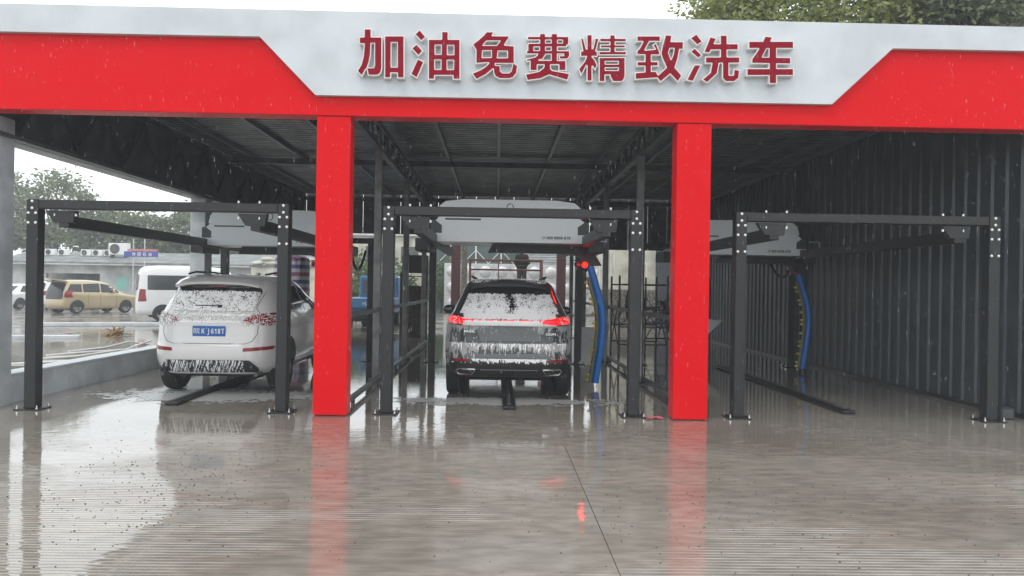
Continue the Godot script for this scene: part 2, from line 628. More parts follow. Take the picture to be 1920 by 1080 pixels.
# ---------------------------------------------------------------- the wash hall
func build_wash_hall() -> void:
	var hall = thing("wash_hall", "red and white drive-through wash hall with raised sign lettering and three open bays", "car wash")
	var st = mb()
	span(st, Vector3(-6.62, 3.66, -0.42), Vector3(7.6, 4.84, -0.15), 0.006)
	part("red_fascia", st, M["red panel"], hall)
	st = mb()
	var outline = PackedVector2Array([Vector2(-6.64, 4.905), Vector2(-6.64, 4.575), Vector2(-2.90, 4.585), Vector2(-2.22, 3.895), Vector2(4.06, 3.915), Vector2(4.80, 4.615), Vector2(7.62, 4.625), Vector2(7.62, 4.905)])
	prism(st, [ccw(outline)], [], -0.147, -0.075)
	span(st, Vector3(-6.64, 4.845, -0.44), Vector3(7.62, 4.903, -0.15))
	part("white_fascia", st, M["white panel"], hall)
	# a folded metal lip along the lower edge of the white panel
	st = mb()
	var low = [outline[1], outline[2], outline[3], outline[4], outline[5], outline[6]]
	for i in 5:
		var a: Vector2 = low[i]
		var b: Vector2 = low[i + 1]
		bar(st, Vector3(a.x, a.y - 0.004, -0.108), Vector3(b.x, b.y - 0.004, -0.108), 0.072, 0.010)
	part("edge_lip", st, M["white panel"], hall)
	for c in [[-2.22, -1.81], [2.19, 2.615]]:
		st = mb()
		span(st, Vector3(c[0], 0.012, -0.43), Vector3(c[1], 3.656, -0.17), 0.006)
		part("red_column", st, M["red panel"], hall)
	# lettering: box letters with a pale rim and a recessed red face
	for entry in SIGN_STROKES:
		var strokes = []
		var given = []
		for s in entry[0]:
			strokes.append(poly2(s, 0.001))
		for h in entry[1]:
			given.append(ccw(poly2(h, 0.001)))
		var got = joined(strokes)
		var holes: Array = []
		for h in got[1]:
			holes.append(ccw(h))
		holes.append_array(given)
		var body = mb()
		prism(body, got[0], holes, -0.075, 0.016)
		var letter = part("letter", body, M["letter side"], hall)
		var inner = []
		var wide = []
		for o in got[0]:
			inner.append_array(Geometry2D.offset_polygon(o, -0.013))
		for h in holes:
			for w in Geometry2D.offset_polygon(h, 0.011):
				wide.append(w)
		var face = mb()
		prism(face, inner, wide, 0.0165, 0.0195, Transform3D(), false)
		part("letter_face", face, M["letter face"], letter)
	# piers on the yard side
	for p in [[-0.8, -0.2, 4.6], [-7.6, -7.2, 3.5], [-15.9, -15.4, 3.5]]:
		st = mb()
		span(st, Vector3(-6.56, -0.04, p[0]), Vector3(-6.24, minf(p[2], 3.655), p[1]), 0.01)
		part("pier", st, M["pier paint"], hall)
	# edge beam over the open side: dark lining inside, pale trim below
	st = mb()
	span(st, Vector3(-6.34, 3.46, -15.8), Vector3(-6.26, 4.64, -0.43))
	part("edge_lining", st, M["dark cladding"], hall)
	st = mb()
	span(st, Vector3(-6.60, 3.40, -15.85), Vector3(-6.35, 4.85, -0.44))
	part("edge_beam", st, M["pier paint"], hall)
	st = mb()
	span(st, Vector3(-6.342, 3.405, -15.8), Vector3(-6.20, 3.455, -0.43))
	part("edge_trim", st, M["grey steel"], hall)
	var web = mb()
	var zz = -0.8
	var up = true
	while zz > -15.0:
		bar(web, Vector3(-6.22, 3.52 if up else 4.38, zz), Vector3(-6.22, 4.38 if up else 3.52, zz - 0.7), 0.05, 0.05)
		zz -= 0.7
		up = not up
	bar(web, Vector3(-6.22, 4.42, -0.5), Vector3(-6.22, 4.42, -15.6), 0.06, 0.06)
	part("edge_bracing", web, M["charcoal steel"], hall)
	# roof: ribbed sheets that run across, purlins below them
	var prof = [0.0, 0.0, 0.12, 0.0, 0.14, 0.035, 0.18, 0.035, 0.20, 0.0]
	var one = mb()
	for r in 4:
		for i in 4:
			var a = Vector3(0, prof[i * 2 + 1], -prof[i * 2] - r * 0.2)
			var b = Vector3(0, prof[i * 2 + 3], -prof[i * 2 + 2] - r * 0.2)
			for dy in [0.0, 0.004]:
				quad_o(one, a + Vector3(-6.25, dy, 0), b + Vector3(-6.25, dy, 0), b + Vector3(6.95, dy, 0), a + Vector3(6.95, dy, 0), Vector3(0, -1 if dy == 0.0 else 1, 0))
	var roof_mesh = one.commit()
	for k in 19:
		var o = part("roof_sheet", roof_mesh, M["roof sheet"], hall)
		o.position = Vector3(0, 4.56 + (0.002 if k % 2 == 0 else 0.0), -0.46 - k * 0.8)
	var pl = mb()
	span(pl, Vector3(-0.03, -0.09, -15.2), Vector3(0.03, -0.001, 0), 0.0)
	var pm = pl.commit()
	for k in 12:
		var o = part("purlin", pm, M["purlin"], hall)
		o.position = Vector3(-5.6 + k * 1.12, 4.558, -0.46)
	for zb in [-8.3, -15.6]:
		st = mb()
		span(st, Vector3(-6.2, 4.34, zb - 0.06), Vector3(6.84, 4.464, zb + 0.06))
		part("cross_beam", st, M["grey steel"], hall)
	# lattice girders and posts between the bays
	for gx in [-2.02, 2.42]:
		var truss = Node3D.new()
		truss.name = "lattice_girder"
		hall.add_child(truss, true)
		for y in [3.92, 4.30]:
			st = mb()
			span(st, Vector3(gx - 0.05, y - 0.04, -15.7), Vector3(gx + 0.05, y + 0.035, -0.58), 0.004)
			part("chord", st, M["grey steel"], truss)
		var d = -0.75
		var flip = true
		while d > -15.2:
			st = mb()
			bar(st, Vector3(gx, 3.96 if flip else 4.26, d), Vector3(gx, 4.26 if flip else 3.96, d - 0.42), 0.035, 0.035)
			part("web", st, M["grey steel"], truss)
			st = mb()
			bar(st, Vector3(gx, 3.962, d - 0.21), Vector3(gx, 4.26, d - 0.21), 0.025, 0.025)
			part("web", st, M["grey steel"], truss)
			d -= 0.42
			flip = not flip
		for pz in [-3.75, -7.75, -11.9, -15.5]:
			st = mb()
			span(st, Vector3(gx - 0.06, 0.03, pz - 0.06), Vector3(gx + 0.06, 3.878, pz + 0.06), 0.008)
			var post = part("steel_post", st, M["post paint"], hall)
			st = mb()
			span(st, Vector3(gx - 0.12, 0.002, pz - 0.12), Vector3(gx + 0.12, 0.028, pz + 0.12), 0.004)
			part("base_plate", st, M["grey steel"], post)
		var rail = mb()
		span(rail, Vector3(gx + 0.062, 1.17, -15.4), Vector3(gx + 0.10, 1.24, -0.6), 0.004)
		part("hand_rail", rail, M["grey steel"], hall)
		rail = mb()
		span(rail, Vector3(gx + 0.065, 0.06, -11.8), Vector3(gx + 0.13, 0.12, -0.9), 0.004)
		for pz in [-1.2, -3.4, -5.6, -7.9, -10.0, -11.6]:
			span(rail, Vector3(gx + 0.075, 0.002, pz - 0.03), Vector3(gx + 0.12, 0.06, pz + 0.03))
		part("floor_rail", rail, M["grey steel"], hall)
	# panels that hang across the rear of the bays
	for b in [[-6.25, -1.95, 3.3], [-1.95, 2.38, 3.30], [2.38, 6.86, 2.9]]:
		var n = 7
		for i in n:
			st = mb()
			var x0 = lerpf(b[0], b[1], float(i) / n) + 0.006
			var x1 = lerpf(b[0], b[1], float(i + 1) / n) - 0.006
			span(st, Vector3(x0, b[2], -15.80), Vector3(x1, 4.58, -15.76), 0.008)
			part("rear_panel", st, M["grey steel"], hall)
	# ribbed side wall of upright sheets
	var wp = [0.0, 0.0, 0.20, 0.0, 0.225, 0.032, 0.275, 0.032, 0.30, 0.0]
	var sheet_st = mb()
	for r in 3:
		for i in 4:
			var a = Vector3(-wp[i * 2 + 1], 0, -wp[i * 2] - r * 0.3)
			var b = Vector3(-wp[i * 2 + 3], 0, -wp[i * 2 + 2] - r * 0.3)
			var t = Vector3(0, 4.84, 0)
			quad_o(sheet_st, a, b, b + t, a + t, Vector3(-1, 0, 0))
			var k = Vector3(0.006, 0, 0)
			quad_o(sheet_st, a + k, b + k, b + t + k, a + t + k, Vector3(1, 0, 0))
	var wall_mesh = sheet_st.commit()
	for i in 26:
		var o = part("wall_sheet", wall_mesh, M["wall sheet"], hall)
		o.position = Vector3(6.90 + (0.003 if i % 2 == 0 else 0.0), -0.01, -0.2 - i * 0.9)
	st = mb()
	span(st, Vector3(6.85, 0.0, -23.5), Vector3(6.865, 0.06, -0.3))
	part("wall_base_strip", st, M["charcoal steel"], hall)
	for pz in [-7.9, -15.6]:
		st = mb()
		span(st, Vector3(6.70, 0.0, pz - 0.06), Vector3(6.83, 4.33, pz + 0.06), 0.006)
		part("wall_post", st, M["grey steel"], hall)
	# low wall along the open side
	var low_wall = thing("low_wall", "low pale painted wall along the open side of the wash hall", "wall", Vector3(-6.41, 0, -8.1))
	st = mb()
	span(st, Vector3(-0.13, -0.045, -7.2), Vector3(0.13, 0.35, 7.25), 0.006)
	part("wall_body", st, M["pier paint"], low_wall)
	st = mb()
	span(st, Vector3(-0.15, 0.352, -7.2), Vector3(0.145, 0.385, 7.25), 0.006)
	part("coping", st, M["white panel"], low_wall)

# ---------------------------------------------------------------- wash machines
func wash_machine(cx: float, zh: float, wide: float, where: String) -> void:
	var g = thing("wash_gantry", "black steel touchless wash gantry with white carriage " + where, "wash machine", Vector3(cx, 0, 0), 0.0, "wash gantries in the three bays")
	var hw = wide * 0.5
	var steel: Material = M["charcoal steel"]
	for pz in [-0.43, -7.0]:
		for s in [-1.0, 1.0]:
			var st = mb()
			span(st, Vector3(s * hw - 0.07, 0.018, pz - 0.08), Vector3(s * hw + 0.07, 2.60, pz + 0.08), 0.008)
			var post = part("post", st, steel, g)
			st = mb()
			span(st, Vector3(s * hw - 0.15, 0.002, pz - 0.15), Vector3(s * hw + 0.15, 0.017, pz + 0.15), 0.003)
			part("base_plate", st, steel, post)
			st = mb()
			for q in [[-0.12, 0.12], [0.12, 0.12], [-0.12, -0.12], [0.12, -0.12]]:
				lathe(st, [Vector2(0.0, 0.045), Vector2(0.009, 0.045), Vector2(0.009, 0.0)], 8, Transform3D(Basis(), Vector3(s * hw + q[0], 0.017, pz + q[1])))
				lathe(st, [Vector2(0.0, 0.016), Vector2(0.018, 0.016), Vector2(0.018, 0.0)], 6, Transform3D(Basis(), Vector3(s * hw + q[0], 0.017, pz + q[1])))
			part("anchor_bolts", st, M["chrome"], post)
			if pz > -1.0:
				st = mb()
				var face = Basis(Vector3.RIGHT, PI / 2)
				for q in [[0.0, 2.575], [0.0, 2.49], [-0.045, 2.43], [0.045, 2.43], [-0.045, 2.31], [0.045, 2.31], [-0.045, 2.10], [0.045, 2.10]]:
					if s < 0.0 and q[1] < 2.2 and cx < 2.0:
						continue
					lathe(st, [Vector2(0.0, 0.014), Vector2(0.010, 0.012), Vector2(0.017, 0.004), Vector2(0.017, 0.0)], 10, Transform3D(face, Vector3(s * hw + q[0], q[1], pz + 0.08)))
				part("bolts", st, M["bolt"], post)
		var bm = mb()
		span(bm, Vector3(-hw + 0.071, 2.485, pz - 0.06), Vector3(hw - 0.071, 2.598, pz + 0.07), 0.008)
		var beam = part("cross_beam", bm, steel, g)
		if pz > -1.0:
			bm = mb()
			for s in [-1.0, 1.0]:
				for q in [-0.16, 0.10]:
					for y in [2.598, 2.40]:
						lathe(bm, [Vector2(0.0, 0.03), Vector2(0.013, 0.03), Vector2(0.013, 0.0)], 8, Transform3D(Basis(), Vector3(s * 1.13 + q, y, pz + 0.03)))
			part("beam_bolts", bm, M["bolt"], beam)
	for s in [-1.0, 1.0]:
		var st = mb()
		span(st, Vector3(s * 1.18 - 0.06, 2.26, -7.1), Vector3(s * 1.18 + 0.06, 2.41, -0.40), 0.006)
		var rail = part("runway_rail", st, steel, g)
		st = mb()
		prism(st, [PackedVector2Array([Vector2(-0.22, 0.07), Vector2(-0.12, -0.08), Vector2(0.12, -0.08), Vector2(0.14, 0.07)])], [], -0.05, 0.05, Transform3D(Basis(), Vector3(s * 1.18, 2.40, -0.44)))
		part("rail_bracket", st, steel, rail)
	# carriage with its white hood
	var car = Node3D.new()
	car.name = "carriage"
	g.add_child(car)
	car.position.z = zh
	var low = PackedVector2Array([Vector2(-1.12, 2.30), Vector2(1.12, 2.30), Vector2(1.30, 2.36), Vector2(1.30, 2.42), Vector2(1.10, 2.46), Vector2(1.18, 2.60), Vector2(1.06, 2.70), Vector2(-1.06, 2.70), Vector2(-1.18, 2.60), Vector2(-1.10, 2.46), Vector2(-1.30, 2.42), Vector2(-1.30, 2.36)])
	var st2 = mb()
	prism(st2, [ccw(low)], [], -0.95, 0.0)
	part("hood", st2, M["hood paint"], car)
	var cap = PackedVector2Array([Vector2(-1.13, 2.702), Vector2(1.13, 2.702), Vector2(1.09, 2.86), Vector2(1.00, 2.93), Vector2(0.72, 2.965), Vector2(-0.72, 2.965), Vector2(-1.00, 2.93), Vector2(-1.09, 2.86)])
	st2 = mb()
	prism(st2, [ccw(cap)], [], -0.85, -0.06)
	part("hood_cap", st2, M["hood paint"], car)
	for s in [-1.0, 1.0]:
		st2 = mb()
		var e = PackedVector2Array([Vector2(s * 1.05, 2.43), Vector2(s * 1.22, 2.43), Vector2(s * 1.22, 2.62), Vector2(s * 1.16, 2.63), Vector2(s * 1.05, 2.55)])
		prism(st2, [ccw(e)], [], -0.8, 0.004)
		part("end_window", st2, M["hood slot"], car)
	st2 = mb()
	span(st2, Vector3(-1.0, 2.635, -0.02), Vector3(-0.45, 2.662, 0.003))
	part("vent_slot", st2, M["hood slot"], car)
	for s in [-1.0, 1.0]:
		st2 = mb()
		span(st2, Vector3(s * 1.31 - 0.09 * s, 2.16, -0.9), Vector3(s * 1.31 + 0.16 * s, 2.35, -0.1), 0.01)
		part("trolley", st2, steel, car)
	st2 = mb()
	for q in [[1.30, 2.33, 1.50, 2.345], [1.30, 2.56, 1.50, 2.575], [1.485, 2.345, 1.50, 2.56]]:
		span(st2, Vector3(q[0], q[1], -0.02), Vector3(q[2], q[3], 0.02))
	part("cable_guide", st2, M["pier paint"], car)
	# maker's ring and the printed line on the hood
	st2 = mb()
	for k in 20:
		var a0 = TAU * k / 20.0
		var a1 = TAU * (k + 1) / 20.0
		if k == 3 or k == 13:
			continue
		bar(st2, Vector3(0.0 + 0.05 * cos(a0), 2.84 + 0.065 * sin(a0), -0.056), Vector3(0.05 * cos(a1), 2.84 + 0.065 * sin(a1), -0.056), 0.012, 0.012)
	part("emblem", st2, M["black plastic"], car)
	var line = part("print", letters("//:400 8898-878", 0.062, 0.003, true), M["black plastic"], car)
	line.position = Vector3(0.72, 2.38, 0.003)
	# spray arm
	var arm = Node3D.new()
	arm.name = "spray_arm"
	car.add_child(arm)
	if cx < -2.0:
		arm.position.x = -0.38
	var dz = -0.55
	st2 = mb()
	prism(st2, [ccw(PackedVector2Array([Vector2(-0.34, 2.16), Vector2(1.02, 2.16), Vector2(1.16, 2.10), Vector2(1.24, 1.97), Vector2(1.50, 1.98), Vector2(1.30, 2.298), Vector2(-0.27, 2.298)]))], [], dz - 0.07, dz + 0.07)
	part("elbow", st2, steel, arm)
	st2 = mb()
	var path = Curve3D.new()
	for p in [[1.30, 2.03], [1.40, 1.70], [1.50, 1.36], [1.535, 1.05], [1.515, 0.70], [1.47, 0.38], [1.43, 0.08]]:
		path.add_point(Vector3(p[0], p[1], dz))
	var pts = []
	for k in 25:
		var t = k / 24.0 * 6.0
		var i = mini(int(t), 5)
		var p0 = path.get_point_position(maxi(i - 1, 0))
		var p1 = path.get_point_position(i)
		var p2 = path.get_point_position(i + 1)
		var p3 = path.get_point_position(mini(i + 2, 6))
		pts.append(p1.cubic_interpolate(p2, p0, p3, t - i))
	tube(st2, pts, 0.06, 14)
	part("blue_tube", st2, M["blue tube"], arm)
	var pipe = []
	for k in range(3, 25):
		pipe.append(pts[k] + Vector3(-0.088, 0, 0.0))
	st2 = mb()
	tube(st2, pipe, 0.032, 8)
	part("spray_pipe", st2, M["pipe grey green"], arm)
	for k in 13:
		var at: Vector3 = pipe[mini(1 + int(k * 1.66), 21)]
		st2 = mb()
		lathe(st2, [Vector2(0.0, 0.05), Vector2(0.014, 0.05), Vector2(0.028, 0.015), Vector2(0.028, 0.0), Vector2(0.0, 0.0)], 9, Transform3D(Basis(Vector3.BACK, PI / 2), at + Vector3(-0.03, 0, 0.0)))
		part("nozzle", st2, M["yellow nozzle"], arm)
	st2 = mb()
	ball(st2, Vector3(1.10, 1.99, dz + 0.10), Vector3(0.05, 0.05, 0.05))
	part("signal_lamp", st2, M["bulb red"], arm)
	st2 = mb()
	ball(st2, Vector3(1.22, 1.985, dz + 0.11), Vector3(0.048, 0.048, 0.048))
	var lit = absf(cx) < 1.0
	part("signal_lamp", st2, M["bulb lit"] if lit else M["bulb red"], arm)
	if lit:
		var lamp = OmniLight3D.new()
		lamp.name = "signal_light"
		lamp.light_color = Color(1.0, 0.12, 0.06)
		lamp.light_energy = 0.02
		lamp.light_size = 0.04
		lamp.omni_range = 12.0
		lamp.omni_attenuation = 2.0
		lamp.shadow_enabled = true
		arm.add_child(lamp)
		lamp.position = Vector3(1.22, 1.985, dz + 0.2)
	st2 = mb()
	bar(st2, Vector3(1.05, 2.06, dz + 0.075), Vector3(1.27, 2.03, dz + 0.075), 0.02, 0.02)
	part("lamp_bracket", st2, steel, arm)
	# feed hose that droops from the runway to the carriage
	st2 = mb()
	var hose = []
	for k in 13:
		var t = k / 12.0
		hose.append(Vector3(1.36, 2.34 - 0.42 * sin(t * PI), lerpf(zh - 0.6, zh - 2.4, t)))
	tube(st2, hose, 0.028, 7)
	part("feed_hose", st2, M["rubber black"], g)
	# underbody rinse bar on the floor
	st2 = mb()
	span(st2, Vector3(-0.09, 0.004, -6.6), Vector3(0.09, 0.05, -0.80), 0.015)
	var rb = part("floor_bar", st2, M["charcoal steel"], g)
	st2 = mb()
	span(st2, Vector3(-0.025, 0.05, -6.5), Vector3(0.025, 0.07, -0.9), 0.008)
	part("floor_bar_rib", st2, M["grey steel"], rb)

# ---------------------------------------------------------------- cars
# rows: [height, rear z, front z, half width, corner power], lowest first; the tail faces +z
func row_at(rows: Array, y: float) -> Array:
	var i = 0
	while i < rows.size() - 2 and rows[i + 1][0] < y:
		i += 1
	var a: Array = rows[i]
	var b: Array = rows[i + 1]
	var t = clampf((y - a[0]) / maxf(b[0] - a[0], 1e-5), 0.0, 1.0)
	var p: Array = rows[maxi(i - 1, 0)]
	var q: Array = rows[mini(i + 2, rows.size() - 1)]
	var out = []
	for k in range(1, 5):
		var m0: float = (b[k] - p[k]) / maxf(b[0] - p[0], 1e-5) * (b[0] - a[0])
		var m1: float = (q[k] - a[k]) / maxf(q[0] - a[0], 1e-5) * (b[0] - a[0])
		var t2 = t * t
		var t3 = t2 * t
		out.append((2 * t3 - 3 * t2 + 1) * a[k] + (t3 - 2 * t2 + t) * m0 * 0.7 + (-2 * t3 + 3 * t2) * b[k] + (t3 - t2) * m1 * 0.7)
	return out

func rear_z(rows: Array, x: float, y: float) -> float:
	var r = row_at(rows, y)
	var t = clampf(absf(x) / r[2], 0.0, 0.9995)
	return (r[0] + r[1]) * 0.5 + (r[0] - r[1]) * 0.5 * pow(1.0 - pow(t, r[3]), 1.0 / r[3])

func side_x(rows: Array, y: float, z: float) -> float:
	var r = row_at(rows, y)
	var t = clampf(absf(z - (r[0] + r[1]) * 0.5) / ((r[0] - r[1]) * 0.5), 0.0, 0.9995)
	return r[2] * pow(1.0 - pow(t, r[3]), 1.0 / r[3])

func on_rear(rows: Array, x: float, y: float, off: float) -> Array:
	var e = 0.004
	var z = rear_z(rows, x, y)
	var n = Vector3(-(rear_z(rows, x + e, y) - rear_z(rows, x - e, y)) / (2 * e), -(rear_z(rows, x, y + e) - rear_z(rows, x, y - e)) / (2 * e), 1.0).normalized()
	return [Vector3(x, y, z) + n * off, n]

func on_side(rows: Array, z: float, y: float, s: float, off: float) -> Array:
	var e = 0.004
	var x = side_x(rows, y, z)
	var n = Vector3(1.0, -(side_x(rows, y + e, z) - side_x(rows, y - e, z)) / (2 * e), -(side_x(rows, y, z + e) - side_x(rows, y, z - e)) / (2 * e)).normalized()
	var p = Vector3(x, y, z) + n * off
	return [Vector3(p.x * s, p.y, p.z), Vector3(n.x * s, n.y, n.z)]

func car_body(rows: Array, slices := 56, around := 88) -> SurfaceTool:
	var st = mb()
	var y0: float = rows[0][0]
	var y1: float = rows[rows.size() - 1][0]
	for i in slices + 1:
		var y = lerpf(y0, y1, float(i) / slices)
		var r = row_at(rows, y)
		for k in around:
			var a = TAU * k / around
			var c = cos(a)
			var s = sin(a)
			st.add_vertex(Vector3(r[2] * signf(c) * pow(absf(c), 2.0 / r[3]), y, (r[0] + r[1]) * 0.5 + (r[0] - r[1]) * 0.5 * signf(s) * pow(absf(s), 2.0 / r[3])))
	for i in slices:
		for k in around:
			var a = i * around + k
			var b = i * around + (k + 1) % around
			for v in [a, b, b + around, a, b + around, a + around]:
				st.add_index(v)
	var top = row_at(rows, y1)
	st.add_vertex(Vector3(0, y1 + 0.004, (top[0] + top[1]) * 0.5))
	var bot = row_at(rows, y0)
	st.add_vertex(Vector3(0, y0, (bot[0] + bot[1]) * 0.5))
	var ct = (slices + 1) * around
	for k in around:
		for v in [slices * around + k, slices * around + (k + 1) % around, ct, (k + 1) % around, k, ct + 1]:
			st.add_index(v)
	st.generate_normals()
	return st

# a patch that follows the tail (side 0) or a flank (side -1 or 1); outline in (x, y) or (z, y)
func patch(st: SurfaceTool, rows: Array, outline: PackedVector2Array, off: float, side := 0.0, cell := 0.06) -> void:
	var lo = Vector2(1e9, 1e9)
	var hi = -lo
	for p in outline:
		lo = Vector2(minf(lo.x, p.x), minf(lo.y, p.y))
		hi = Vector2(maxf(hi.x, p.x), maxf(hi.y, p.y))
	var nx = maxi(1, ceili((hi.x - lo.x) / cell))
	var ny = maxi(1, ceili((hi.y - lo.y) / cell))
	for i in nx:
		for j in ny:
			var a = lo + Vector2((hi.x - lo.x) * i / nx, (hi.y - lo.y) * j / ny)
			var b = lo + Vector2((hi.x - lo.x) * (i + 1) / nx, (hi.y - lo.y) * (j + 1) / ny)
			for piece in Geometry2D.intersect_polygons(outline, PackedVector2Array([a, Vector2(b.x, a.y), b, Vector2(a.x, b.y)])):
				var t = Geometry2D.triangulate_polygon(piece)
				for k in range(0, t.size(), 3):
					var vs = []
					for m in 3:
						var p: Vector2 = piece[t[k + m]]
						vs.append(on_rear(rows, p.x, p.y, off) if side == 0.0 else on_side(rows, p.x, p.y, side, off))
					var g: Vector3 = (vs[1][0] - vs[0][0]).cross(vs[2][0] - vs[0][0])
					if g.dot(vs[0][1]) > 0.0:
						vs.reverse()
					for v in vs:
						st.set_normal(v[1])
						st.add_vertex(v[0])

func mirrored(a: PackedVector2Array) -> PackedVector2Array:
	var o = PackedVector2Array()
	for p in a:
		o.append(Vector2(-p.x, p.y))
	return ccw(o)

func rounded(a: Array, r := 0.03) -> PackedVector2Array:
	var p = poly2(a)
	var inn = Geometry2D.offset_polygon(ccw(p), -r)
	if inn.is_empty():
		return ccw(p)
	var o = Geometry2D.offset_polygon(inn[0], r, Geometry2D.JOIN_ROUND)
	return ccw(o[0])

func foam_pair(rows: Array, lo: Vector2, hi: Vector2, cell: float, cover: Callable, thick: float, seed_: int, side := 0.0, stretch := 1.0) -> Array:
	var film = foam(rows, lo, hi, cell * 1.3, func(x: float, y: float): return cover.call(x, y) + 0.09, thick * 0.25, seed_, side, stretch, 0.0125)
	return [film, foam(rows, lo, hi, cell * 0.85, cover, thick, seed_, side, stretch)]

func put_foam(pair: Array, parent: Node, thin := false) -> void:
	for k in 2:
		if pair[k] and not (thin and k == 1):
			part(["foam_film", "foam"][k], pair[k], M[["foam film", "foam"][k]], parent).set_meta("kind", "stuff")

# lumps of foam that cling to the tail: cells kept where cover(x, y) is over the grain
func foam(rows: Array, lo: Vector2, hi: Vector2, cell: float, cover: Callable, thick: float, seed_: int, side := 0.0, stretch := 1.0, base := 0.014) -> SurfaceTool:
	var st = mb()
	var n = FastNoiseLite.new()
	n.seed = seed_
	n.frequency = 1.0
	n.fractal_octaves = 3
	var nx = int((hi.x - lo.x) / cell)
	var ny = int((hi.y - lo.y) / cell)
	var v = {}
	var made = 0
	for i in nx:
		for j in ny:
			var x = lo.x + (i + 0.5) * cell
			var y = lo.y + (j + 0.5) * cell
			var grain = 0.5 + 0.5 * (1.0 * n.get_noise_2d(x * 40.0, y * 40.0 / stretch) + 0.5 * n.get_noise_2d(x * 9.0 + 50.0, y * 7.0 / stretch))
			if cover.call(x, y) < grain:
				continue
			for o in [[0, 0], [1, 0], [1, 1], [0, 0], [1, 1], [0, 1]] if side > 0.0 else [[0, 0], [1, 1], [1, 0], [0, 0], [0, 1], [1, 1]]:
				var key = Vector2i(i + o[0], j + o[1])
				if not v.has(key):
					var px = lo.x + key.x * cell
					var py = lo.y + key.y * cell
					var h = base + thick * (0.5 + 0.5 * n.get_noise_2d(px * 45.0, py * 45.0 + 9.0))
					v[key] = made
					made += 1
					st.add_vertex((on_rear(rows, px, py, h) if side == 0.0 else on_side(rows, px, py, side, h))[0])
				st.add_index(v[key])
	if made == 0:
		return null
	st.generate_normals()
	return st

func wheel(parent: Node3D, at: Vector3, r: float, w: float) -> void:
	var o = Node3D.new()
	o.name = "wheel"
	parent.add_child(o, true)
	var s = signf(at.x) if at.x != 0.0 else 1.0
	o.position = at
	var xf = Transform3D(Basis(Vector3.BACK, -PI / 2 * s), Vector3.ZERO)
	var st = mb()
	lathe(st, [Vector2(r * 0.62, w * 0.45), Vector2(r * 0.70, w * 0.5), Vector2(r * 0.92, w * 0.48), Vector2(r * 0.985, w * 0.40), Vector2(r, w * 0.25), Vector2(r, -w * 0.25), Vector2(r * 0.985, -w * 0.40), Vector2(r * 0.92, -w * 0.48), Vector2(r * 0.62, -w * 0.5)], 36, xf)
	part("tyre", st, M["tyre"], o)
	st = mb()
	lathe(st, [Vector2(0.0, w * 0.36), Vector2(r * 0.16, w * 0.36), Vector2(r * 0.18, w * 0.26), Vector2(r * 0.50, w * 0.05), Vector2(r * 0.58, w * 0.42), Vector2(r * 0.63, w * 0.46), Vector2(r * 0.64, -w * 0.4), Vector2(0.0, -w * 0.4)], 30, xf)
	for k in 6:
		var a = TAU * k / 6.0
		var d = Vector3(0, cos(a), sin(a))
		bar(st, Vector3(s * w * 0.32, 0, 0) + d * r * 0.14, Vector3(s * w * 0.38, 0, 0) + d * r * 0.60, r * 0.13, 0.025, 0.008)
	part("rim", st, M["rim"], o)

func arch(rows: Array, s: float, z: float, r: float, yc: float) -> PackedVector2Array:
	var p = PackedVector2Array()
	for k in 17:
		var a = PI * k / 16.0
		p.append(Vector2(z + cos(a) * r, yc + sin(a) * r))
	p.append(Vector2(z - r, rows[0][0] + 0.01))
	p.append(Vector2(z + r, rows[0][0] + 0.01))
	return ccw(p)

# the sprung body stands a little higher on its wheels
func lift(c: Node3D, dy: float) -> void:
	for o in c.get_children():
		if not String(o.name).begins_with("wheel") or String(o.name).begins_with("wheel_arch"):
			o.position.y += dy

func running_gear(c: Node3D, rows: Array, zr: float, zf: float, r: float, track: float, low := 0.2) -> void:
	var st = null
	for s in [-1.0, 1.0]:
		for z in [zr, zf]:
			st = mb()
			patch(st, rows, arch(rows, s, z, r * 1.16, r), 0.006, s, 0.12)
			part("wheel_arch", st, M["black plastic"], c)
	for z in [zr, zf]:
		for s in [-1.0, 1.0]:
			wheel(c, Vector3(s * track, r, z), r, 0.235)
	st = mb()
	span(st, Vector3(-track + 0.16, low, zf + 0.5), Vector3(track - 0.16, rows[0][0] + 0.04, zr + 0.5), 0.05)
	for z in [zr, zf]:
		bar(st, Vector3(-track + 0.05, r, z), Vector3(track - 0.05, r, z), 0.09, 0.09)
	part("underbody", st, M["black plastic"], c)

func glass_strip(c: Node3D, rows: Array, outlines: Array, m: Material) -> void:
	for s in [-1.0, 1.0]:
		for o in outlines:
			var st = mb()
			patch(st, rows, rounded(o, 0.03), 0.005, s, 0.12)
			part("side_window", st, m, c)

func plate_glyph(st: SurfaceTool, at: Vector3, k: float) -> void:
	# the province sign as strokes on an 8 by 8 field
	for q in [[2, 8, 1, 7], [0.3, 6.8, 2.8, 6.8], [0.3, 6.8, 0.3, 1.2], [2.8, 6.8, 2.8, 1.2], [0.3, 4, 2.8, 4], [0.3, 1.2, 2.8, 1.2], [5.7, 8, 5.7, 7], [3.7, 6.6, 7.8, 6.6], [3.7, 6.6, 3.7, 5.6], [7.8, 6.6, 7.8, 5.6], [4.4, 5.1, 7.2, 5.1], [3.8, 3.6, 7.8, 3.6], [5.1, 3.6, 4.6, 1.6], [4.6, 1.6, 3.6, 0.6], [6.4, 3.6, 6.4, 0.9], [6.4, 0.9, 7.9, 0.9], [7.9, 0.9, 7.9, 1.8]]:
		bar(st, at + Vector3(q[0], q[1], 0) * k, at + Vector3(q[2], q[3], 0) * k, 0.7 * k, 0.7 * k)

